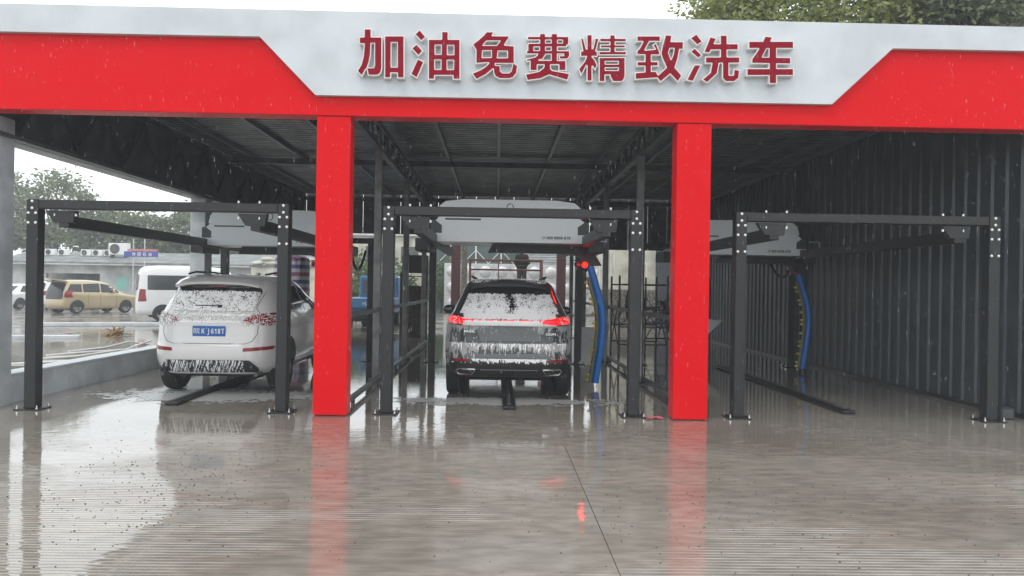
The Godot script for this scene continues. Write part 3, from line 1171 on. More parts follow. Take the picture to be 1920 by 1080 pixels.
func white_suv() -> void:
	var rows = [[0.26, -0.16, -4.40, 0.80, 6.0], [0.36, -0.05, -4.52, 0.875, 6.0], [0.48, 0.0, -4.60, 0.905, 6.0], [0.64, 0.0, -4.62, 0.915, 6.0], [0.72, -0.035, -4.61, 0.915, 6.0], [0.95, -0.075, -4.54, 0.91, 6.0], [1.02, -0.11, -4.30, 0.90, 6.0], [1.07, -0.13, -3.55, 0.885, 6.0], [1.20, -0.20, -3.30, 0.845, 5.5], [1.50, -0.42, -2.62, 0.725, 5.0], [1.575, -0.40, -2.42, 0.695, 4.6], [1.63, -0.46, -2.20, 0.655, 4.2], [1.675, -0.66, -2.00, 0.55, 3.6], [1.695, -0.95, -1.75, 0.32, 3.0]]
	var c = thing("white_suv", "white SUV under thin suds with a blue number plate beside the low pale wall", "car", Vector3(-4.05, 0, -1.62))
	var st = car_body(rows)
	part("body", st, M["car white"], c)
	running_gear(c, rows, -0.86, -3.55, 0.36, 0.775)
	glass_strip(c, rows, [[-0.55, 1.20, -0.98, 1.18, -1.12, 1.50, -0.86, 1.47], [-1.04, 1.17, -1.86, 1.14, -1.86, 1.53, -1.18, 1.51], [-1.92, 1.14, -2.95, 1.12, -2.55, 1.45, -1.92, 1.53]], M["car glass"])
	st = mb()
	patch(st, rows, rounded([-0.56, 1.17, 0.56, 1.17, 0.62, 1.46, 0.52, 1.525, -0.52, 1.525, -0.62, 1.46], 0.05), 0.006)
	var glass = part("rear_window", st, M["car glass"], c)
	var f = foam_pair(rows, Vector2(-0.62, 1.15), Vector2(0.62, 1.47), 0.009, func(x: float, y: float): return 0.64 - 0.7 * smoothstep(1.42, 1.465, y + 0.02 * absf(x)) - 0.9 * smoothstep(0.56, 0.62, absf(x) - 0.1 * (y - 1.2)), 0.012, 71)
	put_foam(f, glass)
	# roof spoiler over the window
	st = sheet(func(u: float, v: float):
		var x = lerpf(-0.60, 0.60, u)
		var bow = 0.10 * pow(absf(x) / 0.6, 2.5)
		var z = lerpf(-0.62, -0.235, v) - bow
		return Vector3(x, lerpf(1.672, 1.575, v * v) - 0.05 * pow(absf(x) / 0.6, 3.0), z), 24, 8)
	part("spoiler", st, M["car white"], c)
	st = mb()
	for k in 24:
		var xa = lerpf(-0.6, 0.6, k / 24.0)
		var xb = lerpf(-0.6, 0.6, (k + 1) / 24.0)
		var pa = Vector3(xa, 1.575 - 0.05 * pow(absf(xa) / 0.6, 3.0), -0.235 - 0.10 * pow(absf(xa) / 0.6, 2.5))
		var pb = Vector3(xb, 1.575 - 0.05 * pow(absf(xb) / 0.6, 3.0), -0.235 - 0.10 * pow(absf(xb) / 0.6, 2.5))
		var dn = Vector3(0, -0.035, -0.02)
		quad_o(st, pa, pb, pb + dn, pa + dn, Vector3(0, 0, 1))
		quad_o(st, pa + dn, pb + dn, pb + Vector3(0, -0.05, -0.22), pa + Vector3(0, -0.05, -0.22), Vector3(0, -1, 0))
	part("spoiler_edge", st, M["car white"], c)
	st = mb()
	box(st, Vector3(0, 1.512, -0.365), Vector3(0.24, 0.02, 0.02), 0.004)
	part("brake_lamp", st, M["lamp red"], c)
	for s in [-1.0, 1.0]:
		st = mb()
		var a = rounded([0.44, 1.00, 0.66, 0.965, 0.66, 1.115, 0.58, 1.105, 0.47, 1.05], 0.015)
		patch(st, rows, a if s > 0 else mirrored(a), 0.008, 0.0, 0.04)
		a = rounded([0.67, 0.965, 0.80, 0.955, 0.885, 1.02, 0.875, 1.105, 0.80, 1.135, 0.67, 1.118], 0.02)
		patch(st, rows, a if s > 0 else mirrored(a), 0.010, 0.0, 0.03)
		var lamp = part("tail_lamp", st, M["lamp red"], c)
		var lf = foam_pair(rows, Vector2(0.44 if s > 0 else -0.88, 0.95), Vector2(0.88 if s > 0 else -0.44, 1.14), 0.011, func(x: float, _y: float): return 0.38 if x > 0 else 0.50, 0.010, 72)
		put_foam(lf, lamp)
		st = mb()
		a = rounded([0.48, 0.595, 0.83, 0.615, 0.855, 0.665, 0.50, 0.645], 0.012)
		patch(st, rows, a if s > 0 else mirrored(a), 0.006, 0.0, 0.04)
		part("reflector", st, M["lamp red"], c)
		st = mb()
		tube(st, [Vector3(s * 0.66, 0.265, -0.35), Vector3(s * 0.66, 0.265, -0.07)], 0.03, 14)
		part("exhaust_pipe", st, M["grey steel"], c)
		st = mb()
		tube(st, [Vector3(s * 0.56, 1.70, -2.2), Vector3(s * 0.60, 1.725, -1.9), Vector3(s * 0.61, 1.725, -1.1), Vector3(s * 0.57, 1.69, -0.75)], 0.016, 8)
		part("roof_rail", st, M["black plastic"], c)
		# door mirror
		st = mb()
		ball(st, Vector3(s * 0.99, 1.13, -2.85), Vector3(0.11, 0.075, 0.06))
		part("door_mirror", st, M["car white"], c)
	st = mb()
	patch(st, rows, rounded([-0.66, 0.30, 0.66, 0.30, 0.68, 0.36, 0.58, 0.475, -0.58, 0.475, -0.68, 0.36], 0.03), 0.012)
	var dif = part("lower_bumper", st, M["black plastic"], c)
	f = foam_pair(rows, Vector2(-0.6, 0.29), Vector2(0.5, 0.475), 0.009, func(x: float, y: float): return 0.40 + 0.55 * noise.get_noise_1d(x * 42.0 + 3.0 * sin(y * 9.0)) + 0.3 * (y - 0.3), 0.006, 73, 0.0, 6.0)
	put_foam(f, dif)
	# joints of the tail gate as fine recessed dark lines
	st = mb()
	var seam = [Vector2(-0.665, 0.965), Vector2(-0.66, 0.84), Vector2(-0.60, 0.735), Vector2(-0.50, 0.70), Vector2(0.50, 0.70), Vector2(0.60, 0.735), Vector2(0.66, 0.84), Vector2(0.665, 0.965)]
	for line in [seam, [Vector2(-0.665, 1.12), Vector2(-0.60, 1.20), Vector2(-0.655, 1.45)], [Vector2(0.665, 1.12), Vector2(0.60, 1.20), Vector2(0.655, 1.45)]]:
		var pts = []
		for i in line.size() - 1:
			for k in 6:
				var p: Vector2 = line[i].lerp(line[i + 1], k / 5.0)
				pts.append(on_rear(rows, p.x, p.y, -0.001)[0])
		tube(st, pts, 0.0042, 5)
	part("gate_joint", st, M["black plastic"], c)
	st = mb()
	for k in 20:
		var x0 = lerpf(-0.46, 0.46, k / 20.0)
		var x1 = lerpf(-0.46, 0.46, (k + 1) / 20.0)
		quad_o(st, on_rear(rows, x0, 0.985, 0.014)[0], on_rear(rows, x1, 0.985, 0.014)[0], on_rear(rows, x1, 0.955, 0.004)[0], on_rear(rows, x0, 0.955, 0.004)[0], Vector3(0, -0.5, 1))
	part("plate_ledge", st, M["car white"], c)
	var pz = rear_z(rows, 0.0, 0.88) + 0.012
	st = mb()
	box(st, Vector3(0, 0.875, pz), Vector3(0.46, 0.145, 0.012), 0.004)
	var plate = part("number_plate", st, M["plate blue"], c)
	st = mb()
	plate_glyph(st, Vector3(-0.212, 0.835, pz + 0.007), 0.0105)
	part("plate_sign", st, M["white paint"], plate)
	for t in [["K", -0.083], ["J", 0.0], ["6", 0.052], ["1", 0.098], ["8", 0.145], ["T", 0.196]]:
		var o = part("plate_character", letters(t[0], 0.098, 0.003, true), M["white paint"], plate)
		o.position = Vector3(t[1], 0.875, pz + 0.008)
		o.scale.x = 0.8
	st = mb()
	box(st, Vector3(-0.03, 0.918, pz + 0.007), Vector3(0.010, 0.010, 0.004))
	part("plate_dot", st, M["white paint"], plate)
	for t in [["H", -0.30], ["A", -0.15], ["V", 0.0], ["A", 0.15], ["L", 0.30]]:
		var o = part("badge_letter", letters(t[0], 0.055, 0.006, true), M["chrome"], c)
		var p: Array = on_rear(rows, t[1], 1.055, 0.006)
		o.position = p[0]
		o.rotation.x = -asin(clampf(p[1].y, -1, 1))
	f = foam_pair(rows, Vector2(-0.86, 0.98), Vector2(0.86, 1.17), 0.013, func(x: float, y: float): return 0.40 + 0.5 * smoothstep(1.04, 0.99, y) - 0.9 * smoothstep(0.41, 0.45, absf(x)), 0.007, 75)
	put_foam(f, c)
	st = mb()
	box(st, Vector3(-0.08, 1.232, rear_z(rows, 0, 1.232) + 0.02), Vector3(0.34, 0.018, 0.02), 0.006)
	box(st, Vector3(0.10, 1.22, rear_z(rows, 0, 1.22) + 0.018), Vector3(0.07, 0.05, 0.035), 0.012)
	part("wiper", st, M["black plastic"], c)
	st = mb()
	box(st, Vector3(0.30, 1.705, -1.25), Vector3(0.05, 0.05, 0.14), 0.015)
	part("aerial_fin", st, M["car white"], c)
	lift(c, 0.045)

func dark_suv() -> void:
	var rows = [[0.28, -0.20, -4.45, 0.82, 6.0], [0.36, -0.06, -4.58, 0.90, 6.0], [0.48, 0.0, -4.66, 0.93, 6.5], [0.60, 0.0, -4.68, 0.94, 6.5], [0.68, -0.03, -4.68, 0.945, 6.5], [0.76, -0.06, -4.66, 0.94, 6.5], [0.98, -0.05, -4.56, 0.93, 6.0], [1.06, -0.03, -4.30, 0.915, 6.0], [1.09, -0.05, -3.60, 0.90, 6.0], [1.14, -0.12, -3.45, 0.875, 6.0], [1.20, -0.20, -3.30, 0.84, 5.5], [1.48, -0.58, -2.65, 0.715, 5.0], [1.56, -0.66, -2.45, 0.68, 4.6], [1.62, -0.72, -2.25, 0.63, 4.2], [1.665, -0.95, -2.05, 0.52, 3.6], [1.685, -1.2, -1.85, 0.30, 3.0]]
	var c = thing("dark_suv", "dark grey SUV with a foam covered tail and lit red tail lamps", "car", Vector3(0.19, 0, -1.42))
	part("body", car_body(rows), M["car dark"], c)
	running_gear(c, rows, -0.95, -3.70, 0.385, 0.80)
	glass_strip(c, rows, [[-0.95, 1.20, -1.30, 1.18, -1.40, 1.48, -1.12, 1.44], [-1.36, 1.17, -2.0, 1.15, -2.0, 1.53, -1.46, 1.51], [-2.06, 1.15, -3.05, 1.13, -2.65, 1.45, -2.06, 1.53]], M["car glass"])
	var st = mb()
	patch(st, rows, rounded([-0.70, 1.165, 0.70, 1.165, 0.57, 1.50, 0.50, 1.545, -0.50, 1.545, -0.57, 1.50], 0.04), 0.006)
	var glass = part("rear_window", st, M["car glass"], c)
	var f = foam_pair(rows, Vector2(-0.70, 1.16), Vector2(0.70, 1.50), 0.009, func(x: float, y: float): return 0.64 + 0.16 * noise.get_noise_2d(x * 4.0, y * 4.0) + 0.12 * smoothstep(1.3, 1.2, y) - 0.4 * exp(-pow((x - 0.02 + 0.16 * (y - 1.3)) / 0.06, 2.0)) - 0.85 * smoothstep(1.425, 1.465, y + 0.015 * noise.get_noise_1d(x * 30.0)) - 1.2 * smoothstep(0.0, 0.04, absf(x) - (0.68 - 0.38 * (y - 1.165))), 0.013, 81)
	put_foam(f, glass)
	# roof spoiler
	st = sheet(func(u: float, v: float):
		var x = lerpf(-0.58, 0.58, u)
		var bow = 0.12 * pow(absf(x) / 0.58, 2.5)
		return Vector3(x, lerpf(1.672, 1.592, v * v) - 0.055 * pow(absf(x) / 0.58, 3.0), lerpf(-0.95, -0.53, v) - bow), 24, 8)
	part("spoiler", st, M["car dark"], c)
	st = mb()
	for k in 24:
		var xa = lerpf(-0.58, 0.58, k / 24.0)
		var xb = lerpf(-0.58, 0.58, (k + 1) / 24.0)
		var pa = Vector3(xa, 1.592 - 0.055 * pow(absf(xa) / 0.58, 3.0), -0.53 - 0.12 * pow(absf(xa) / 0.58, 2.5))
		var pb = Vector3(xb, 1.592 - 0.055 * pow(absf(xb) / 0.58, 3.0), -0.53 - 0.12 * pow(absf(xb) / 0.58, 2.5))
		var dn = Vector3(0, -0.03, -0.02)
		quad_o(st, pa, pb, pb + dn, pa + dn, Vector3(0, 0, 1))
		quad_o(st, pa + dn, pb + dn, pb + Vector3(0, -0.05, -0.2), pa + Vector3(0, -0.05, -0.2), Vector3(0, -1, 0))
	part("spoiler_edge", st, M["car dark"], c)
	# light bar and tail lamps
	st = mb()
	patch(st, rows, ccw(poly2([-0.70, 1.075, 0.70, 1.075, 0.70, 1.087, -0.70, 1.087])), 0.014, 0.0, 0.05)
	part("light_bar", st, M["lamp lit"], c)
	for s in [-1.0, 1.0]:
		st = mb()
		var a = rounded([0.69, 1.035, 0.86, 1.035, 0.872, 1.09, 0.83, 1.135, 0.69, 1.125], 0.015)
		patch(st, rows, a if s > 0 else mirrored(a), 0.012, 0.0, 0.03)
		a = rounded([0.42, 1.055, 0.68, 1.035, 0.68, 1.105, 0.52, 1.085], 0.006)
		patch(st, rows, a if s > 0 else mirrored(a), 0.032 if s > 0 else 0.018, 0.0, 0.03)
		var lamp = part("tail_lamp", st, M["lamp lit"], c)
		var lf = foam_pair(rows, Vector2(0.66 if s > 0 else -0.88, 1.03), Vector2(0.88 if s > 0 else -0.66, 1.14), 0.011, func(_x: float, _y: float): return 0.34, 0.008, 82)
		put_foam(lf, lamp)
		st = mb()
		a = rounded([0.55, 0.515, 0.80, 0.52, 0.815, 0.555, 0.56, 0.55], 0.008)
		patch(st, rows, a if s > 0 else mirrored(a), 0.010, 0.0, 0.04)
		part("reflector", st, M["lamp red"], c)
		# trapezoid tail pipe trim
		st = mb()
		var e = [Vector2(0.47, 0.415), Vector2(0.71, 0.415), Vector2(0.735, 0.385), Vector2(0.70, 0.340), Vector2(0.53, 0.340)]
		for i in 5:
			var p: Vector2 = e[i]
			var q: Vector2 = e[(i + 1) % 5]
			var a3: Vector3 = on_rear(rows, p.x * s, p.y, 0.02)[0]
			var b3: Vector3 = on_rear(rows, q.x * s, q.y, 0.02)[0]
			bar(st, a3, b3, 0.017, 0.017)
		part("tail_pipe_trim", st, M["chrome"], c)
		st = mb()
		ball(st, Vector3(s * 1.02, 1.15, -2.95), Vector3(0.12, 0.08, 0.06))
		part("door_mirror", st, M["car dark"], c)
		st = mb()
		tube(st, [Vector3(s * 0.53, 1.69, -2.3), Vector3(s * 0.57, 1.715, -2.0), Vector3(s * 0.58, 1.715, -1.4), Vector3(s * 0.53, 1.68, -1.1)], 0.016, 8)
		part("roof_rail", st, M["black plastic"], c)
	# grey number plate recess and lower cladding
	st = mb()
	patch(st, rows, rounded([-0.40, 0.80, 0.40, 0.80, 0.48, 1.00, 0.44, 1.02, -0.44, 1.02, -0.48, 1.0], 0.01), 0.006)
	part("plate_recess", st, M["car grey panel"], c)
	st = mb()
	patch(st, rows, rounded([-0.88, 0.30, 0.88, 0.30, 0.90, 0.44, 0.80, 0.50, -0.80, 0.50, -0.90, 0.44], 0.02), 0.010)
	var low = part("lower_bumper", st, M["black plastic"], c)
	st = mb()
	for k in 16:
		var x0 = lerpf(-0.40, 0.40, k / 16.0)
		var x1 = lerpf(-0.40, 0.40, (k + 1) / 16.0)
		bar(st, on_rear(rows, x0, 0.405, 0.014)[0], on_rear(rows, x1, 0.405, 0.014)[0], 0.008, 0.008)
	part("trim_line", st, M["car grey panel"], low)
	st = mb()
	for line in [[Vector2(-0.68, 1.03), Vector2(-0.67, 0.86), Vector2(-0.60, 0.79), Vector2(-0.5, 0.765), Vector2(0.5, 0.765), Vector2(0.60, 0.79), Vector2(0.67, 0.86), Vector2(0.68, 1.03)]]:
		var pts = []
		for i in line.size() - 1:
			for k in 6:
				var p: Vector2 = line[i].lerp(line[i + 1], k / 5.0)
				pts.append(on_rear(rows, p.x, p.y, -0.001)[0])
		tube(st, pts, 0.0045, 5)
	part("gate_joint", st, M["black plastic"], c)
	var word = part("badge_letters", letters("HAVAL", 0.05, 0.005, true), M["chrome"], c)
	word.position = Vector3(-0.56, 0.93, rear_z(rows, 0.56, 0.93) + 0.008)
	word = part("badge_letters", letters("COUPE", 0.045, 0.005, true), M["chrome"], c)
	word.position = Vector3(0.58, 0.90, rear_z(rows, 0.58, 0.90) + 0.008)
	# foam: a thick belt over the lamps, streaks running down the corners, a fringe on the bumper
	f = foam_pair(rows, Vector2(-0.88, 1.02), Vector2(0.88, 1.165), 0.012, func(x: float, y: float): return 0.86 - 1.1 * smoothstep(0.62, 0.68, absf(x)) - 0.6 * exp(-pow((y - 1.081) / 0.011, 2.0)), 0.016, 83)
	put_foam(f, c)
	f = foam_pair(rows, Vector2(-0.92, 0.55), Vector2(0.92, 1.03), 0.010, func(x: float, y: float):
		var streak = noise.get_noise_2d(x * 38.0, y * 2.2)
		var corner = smoothstep(0.60, 0.80, absf(x) + 0.22 * smoothstep(0.86, 0.74, y))
		var fringe = smoothstep(0.62, 0.70, y + 0.10 * noise.get_noise_1d(x * 17.0)) * smoothstep(0.78, 0.75, y)
		var drips = smoothstep(0.935, 0.97, y + 0.09 * noise.get_noise_1d(x * 13.0 + 7.0)) * smoothstep(0.2, 0.45, absf(x))
		return 0.13 + 0.33 * corner * (0.75 + 1.1 * streak) + 0.50 * fringe + 0.40 * drips, 0.010, 84, 0.0, 5.0)
	put_foam(f, c, true)
	f = foam_pair(rows, Vector2(-0.80, 0.62), Vector2(0.80, 0.78), 0.010, func(x: float, y: float): return 0.56 * smoothstep(0.66, 0.735, y + 0.10 * noise.get_noise_1d(x * 17.0)) * smoothstep(0.775, 0.755, y), 0.010, 88, 0.0, 5.0)
	put_foam(f, c)
	f = foam_pair(rows, Vector2(-0.85, 0.47), Vector2(0.85, 0.56), 0.010, func(x: float, y: float): return 0.70 * smoothstep(0.49, 0.525, y + 0.04 * noise.get_noise_1d(x * 26.0)) - 0.8 * smoothstep(0.50, 0.54, absf(x)) * smoothstep(0.50, 0.515, y), 0.012, 85, 0.0, 3.0)
	put_foam(f, low)
	for s in [-1.0, 1.0]:
		f = foam_pair(rows, Vector2(-2.2, 0.45), Vector2(-0.25, 1.12), 0.016, func(z: float, y: float): return 0.28 + 0.25 * noise.get_noise_2d(z * 22.0, y * 2.0) + 0.12 * y, 0.010, 86, s, 5.0)
		put_foam(f, c, true)
	f = foam_pair(rows, Vector2(-0.55, 1.60), Vector2(0.55, 1.66), 0.012, func(_x: float, _y: float): return 0.5, 0.01, 87)
	put_foam(f, c)
	lift(c, 0.055)

# ---------------------------------------------------------------- plants
func leaf_mass(c: Vector3, r: Vector3, clumps: int, per: int, leaf: float, seed_: int, shell := 0.55) -> Array:
	var g = RandomNumberGenerator.new()
	g.seed = seed_
	var st = mb()
	var centres = []
	for i in clumps:
		var d = Vector3(g.randfn(), g.randfn(), g.randfn()).normalized() * pow(g.randf_range(shell, 1.0), 0.6)
		if d.y < -0.55:
			d.y *= 0.4
		var cc = c + d * r
		centres.append(cc)
		var cr = (r.x + r.y + r.z) / 3.0 * g.randf_range(0.16, 0.34)
		var tint = g.randf_range(0.65, 1.3)
		var warm = g.randf_range(0.85, 1.25)
		for k in per:
			var q = Vector3(g.randfn(), g.randfn() * 0.7, g.randfn()) * cr * 0.55
			var p = cc + q
			var along = (q.normalized() * 0.6 + Vector3(g.randfn(), g.randfn() * 0.6 - 0.35, g.randfn())).normalized()
			var side = along.cross(Vector3(g.randfn(), g.randfn(), g.randfn())).normalized()
			var s = leaf * g.randf_range(0.6, 1.3)
			var v = tint * g.randf_range(0.8, 1.2)
			st.set_color(Color(v * warm, v, v * 0.9))
			var n = along.cross(side)
			var a = p
			var b = p + along * s * 0.5 + side * s * 0.24 + n * s * 0.05
			var e = p + along * s
			var f = p + along * s * 0.5 - side * s * 0.24 + n * s * 0.05
			st.set_normal(n)
			for w in [a, b, e, a, e, f]:
				st.add_vertex(w)
	return [st, centres]

func tree(called: String, label: String, at: Vector3, h: float, tr: float, c: Vector3, r: Vector3, clumps: int, per: int, leaf: float, m: Material, seed_: int, group: String) -> void:
	var t = thing(called, label, "tree", at, 0.0, group)
	var mass = leaf_mass(c, r, clumps, per, leaf, seed_)
	var g = RandomNumberGenerator.new()
	g.seed = seed_ + 9
	var st = mb()
	var fork = Vector3(c.x * 0.5, h * 0.45, c.z * 0.5)
	tube(st, [Vector3(0, -0.1, 0), Vector3(0.03, h * 0.2, 0.02), fork, c], [tr * 1.25, tr, tr * 0.8, tr * 0.3], 9)
	for k in mini(16, mass[1].size()):
		var e: Vector3 = mass[1][k]
		var mid = fork.lerp(e, 0.5) + Vector3(g.randfn(), g.randf_range(0, 1), g.randfn()) * 0.15
		tube(st, [fork, mid, e], [tr * 0.5, tr * 0.28, tr * 0.08], 6)
	part("trunk", st, M["bark"], t)
	part("crown", mass[0], m, t)

func bush(label: String, at: Vector3, r: Vector3, clumps: int, per: int, leaf: float, seed_: int, group: String) -> void:
	var t = thing("bush", label, "bush", at, 0.0, group)
	var mass = leaf_mass(Vector3(0, r.y * 0.9, 0), r, clumps, per, leaf, seed_, 0.2)
	var st = mb()
	for k in 6:
		tube(st, [Vector3(0, -0.05, 0), Vector3(0, r.y * 0.3, 0), mass[1][k]], [0.05, 0.04, 0.015], 5)
	part("stem", st, M["bark"], t)
	part("foliage", mass[0], M["leaf bush"], t)

# ---------------------------------------------------------------- far side of the yard
func build_background() -> void:
	tree("street_tree", "tall leafy tree rising behind the white end of the sign", Vector3(8.7, 0, -9.4), 10.5, 0.22, Vector3(0.2, 7.9, 0), Vector3(4.0, 2.6, 2.6), 150, 520, 0.15, M["leaf green"], 101, "")
	tree("street_tree", "dark dense tree rising behind the red end of the sign", Vector3(12.2, 0, -8.2), 10.0, 0.25, Vector3(0.6, 7.7, 0), Vector3(3.4, 2.6, 2.4), 120, 480, 0.16, M["leaf grey"], 102, "")
	var n = 0
	for p in [[-38.0, -50.0, 9.8, 3.2], [-33.5, -49.0, 9.6, 2.9], [-30.0, -51.0, 7.6, 2.6], [-27.0, -50.0, 7.0, 2.6], [-24.0, -52.0, 7.6, 2.8], [-20.5, -50.0, 7.2, 2.6], [-16.5, -51.0, 6.4, 2.5], [-12.0, -52.0, 6.2, 2.4]]:
		n += 1
		tree("yard_tree", ["tallest misty grey green tree at the end of the row behind the long white building", "broad misty tree beside the tallest one behind the long white building", "lower misty grey green tree in the row behind the long white building"][mini(n - 1, 2)], Vector3(p[0], 0, p[1]), p[2], 0.2, Vector3(0, p[2] * 0.64, 0), Vector3(p[3], p[2] * 0.38, p[3] * 0.9), 60, 90, 0.34, M["leaf grey"], 110 + n, "trees behind the long white building")
	# long white building
	var b = thing("white_building", "long low white building with a grey roof across the wet yard", "building", Vector3(-20.5, 0, -37.0))
	for w in [[-11.5, -6.6, 0.0, 2.55], [-6.6, -3.4, 2.05, 2.55], [-3.4, 9.0, 0.0, 2.55]]:
		var s = mb()
		span(s, Vector3(w[0], w[2] - 0.05 * float(w[2] == 0.0), -0.25), Vector3(w[1], w[3], 0.0))
		part("wall", s, M["plaster white"], b)
	var st = mb()
	span(st, Vector3(-11.5, -0.045, -5.0), Vector3(9.0, 2.55, -4.8))
	part("back_wall", st, M["plaster white"], b)
	st = mb()
	for k in 2:
		span(st, Vector3(-11.5 + k * 20.3, -0.045, -4.8), Vector3(-11.3 + k * 20.3, 2.55, -0.251))
	part("end_wall", st, M["plaster white"], b)
	st = mb()
	prism(st, [ccw(PackedVector2Array([Vector2(-0.7, 2.62), Vector2(-0.7, 2.72), Vector2(2.6, 3.45), Vector2(5.5, 2.75), Vector2(5.5, 2.62)]))], [], -9.2, 11.8, Transform3D(Basis(Vector3.UP, PI / 2), Vector3(0, 0, 0)))
	part("roof", st, M["grey tile"], b)
	st = mb()
	span(st, Vector3(-11.8, 2.552, 0.02), Vector3(9.2, 2.617, 0.72), 0.01)
	part("eave_board", st, M["plaster white"], b)
	for x in [-10.6, 0.4, 3.6, 6.4]:
		st = mb()
		span(st, Vector3(x, 0.9, 0.002), Vector3(x + 1.5, 1.95, 0.05), 0.01)
		var win = part("window_frame", st, M["white paint"], b)
		for k in 2:
			st = mb()
			span(st, Vector3(x + 0.07 + k * 0.71, 0.97, 0.03), Vector3(x + 0.72 + k * 0.71, 1.88, 0.056))
			part("pane", st, M["van glass"], win)
	st = mb()
	span(st, Vector3(-2.4, 1.1, 0.002), Vector3(-1.7, 1.9, 0.03))
	part("notice_board", st, M["teal"], b)
	for x in [-7.9, -7.1, -6.3, -4.9, -4.2, -3.5]:
		aircon(Vector3(-20.5 + x, 3.13, -38.3), 0.62, "white air conditioner unit on the grey roof of the long building")
	aircon(Vector3(-23.2, 3.18, -37.9), 1.15, "largest white air conditioner unit on the grey roof, beside the blue sign")
	# pale wall with sacks farther along
	var w2 = thing("yard_wall", "cream white yard wall with sacks lying along its top", "wall", Vector3(-10.5, 0, -36.0))
	st = mb()
	span(st, Vector3(-4.0, -0.05, -0.12), Vector3(6.0, 2.60, 0.12))
	part("wall_body", st, M["cream wall"], w2)
	for x in [-1.3, 2.4]:
		st = mb()
		span(st, Vector3(x - 0.12, -0.05, 0.122), Vector3(x + 0.12, 2.75, 0.2))
		part("buttress", st, M["plaster white"], w2)
	st = mb()
	span(st, Vector3(-4.1, 2.602, -0.2), Vector3(6.1, 2.70, 0.2), 0.01)
	part("coping", st, M["grey tile"], w2)
	rng.seed = 77
	for k in 13:
		st = mb()
		var x = -3.6 + (k % 8) * 0.82 + rng.randf_range(-0.1, 0.1)
		var y = 2.82 if k < 8 else 3.06
		ball(st, Vector3.ZERO, Vector3(0.42, 0.135, 0.22), 12)
		var o = part("sack", st, M["cream wall"])
		o.position = Vector3(-10.5 + x + (0.4 if k >= 8 else 0.0), y, -36.0)
		o.rotation = Vector3(0, rng.randf_range(-0.2, 0.2), rng.randf_range(-0.06, 0.06))
		tag(o, "pale filled sack in the lower row on the cream yard wall" if k < 8 else "pale filled sack stacked on the lower row of sacks on the cream wall", "sack", "sacks on the cream yard wall")
	var ob = thing("outbuilding", "cream white flat roofed block behind the sack topped wall", "building", Vector3(-9.2, 0, -43.0))
	st = mb()
	span(st, Vector3(-3.2, -0.05, -3.0), Vector3(4.5, 5.0, 0.0))
	part("wall", st, M["cream wall"], ob)
	st = mb()
	span(st, Vector3(-3.5, 5.002, -3.2), Vector3(4.8, 5.2, 0.25), 0.02)
	part("roof_slab", st, M["plaster white"], ob)
	for x in [-2.2, 0.2, 2.6]:
		st = mb()
		span(st, Vector3(x, 3.2, 0.002), Vector3(x + 1.2, 4.3, 0.04))
		part("window", st, M["van glass"], ob)
	# blue sign on two poles
	var sg = thing("blue_sign", "blue name board on two thin poles in front of the grey roof", "sign", Vector3(-20.6, 0, -35.2))
	for x in [-0.5, 0.15]:
		st = mb()
		tube(st, [Vector3(x, -0.05, -0.06), Vector3(x, 4.1, -0.06)], 0.035, 8)
		part("pole", st, M["pier paint"], sg)
	st = mb()
	span(st, Vector3(-1.0, 3.05, -0.02), Vector3(0.95, 3.36, 0.03), 0.008)
	part("board", st, M["sign blue"], sg)
	st = mb()
	span(st, Vector3(-0.8, 3.37, -0.02), Vector3(0.9, 3.50, 0.02), 0.004)
	part("top_strip", st, M["sign pink"], sg)
	# four characters: the last two read as stone and oil
	st = mb()
	var marks = [[[0, 7, 3, 7], [1.5, 8, 1.5, 0], [4, 7, 8, 7], [6, 8, 6, 2.5], [4, 5, 8, 5], [4, 3, 8, 3], [3, 0.7, 8, 0.7], [4, 7, 4, 3], [8, 7, 8, 3]],
		[[0, 8, 8, 8], [0, 8, 0, 0], [8, 8, 8, 0], [0, 0, 8, 0], [2, 6, 6, 6], [2, 4, 6, 4], [4, 6, 4, 2], [2, 2, 6, 2]],
		[[0, 7.5, 8, 7.5], [4, 7.5, 0, 2], [2, 4.5, 7.5, 4.5], [2, 4.5, 2, 0], [7.5, 4.5, 7.5, 0], [2, 0, 7.5, 0]],
		[[0.5, 7.5, 1.5, 6.5], [0, 5, 1, 4], [0.2, 0.5, 1.6, 2.5], [3, 6, 8, 6], [3, 6, 3, 0], [8, 6, 8, 0], [3, 0, 8, 0], [3, 3, 8, 3], [5.5, 8, 5.5, 0]]]
	for k in 4:
		for q in marks[k]:
			bar(st, Vector3(-0.52 + k * 0.31 + q[0] * 0.021, 3.12 + q[1] * 0.021, 0.034), Vector3(-0.52 + k * 0.31 + q[2] * 0.021, 3.12 + q[3] * 0.021, 0.034), 0.026, 0.026)
	part("sign_characters", st, M["white paint"], sg)
	far_vehicles()
	rear_yard()

func aircon(at: Vector3, w: float, label: String) -> void:
	var a = thing("air_conditioner", label, "air conditioner", at, 0.0, "air conditioners on the grey roof")
	var st = mb()
	box(st, Vector3(0, w * 0.36, 0), Vector3(w, w * 0.62, w * 0.38), 0.02)
	part("casing", st, M["white paint"], a)
	st = mb()
	for s in [-1.0, 1.0]:
		span(st, Vector3(s * w * 0.36 - 0.03, -0.25, -w * 0.2), Vector3(s * w * 0.36 + 0.03, w * 0.048, w * 0.2))
	part("bracket", st, M["grey steel"], a)
	st = mb()
	lathe(st, [Vector2(0.0, 0.0), Vector2(w * 0.22, 0.0), Vector2(w * 0.23, 0.012), Vector2(w * 0.26, 0.012), Vector2(w * 0.26, -0.01)], 20, Transform3D(Basis(Vector3.RIGHT, PI / 2), Vector3(-w * 0.16, w * 0.36, w * 0.195)))
	part("fan_grille", st, M["grey steel"], a)

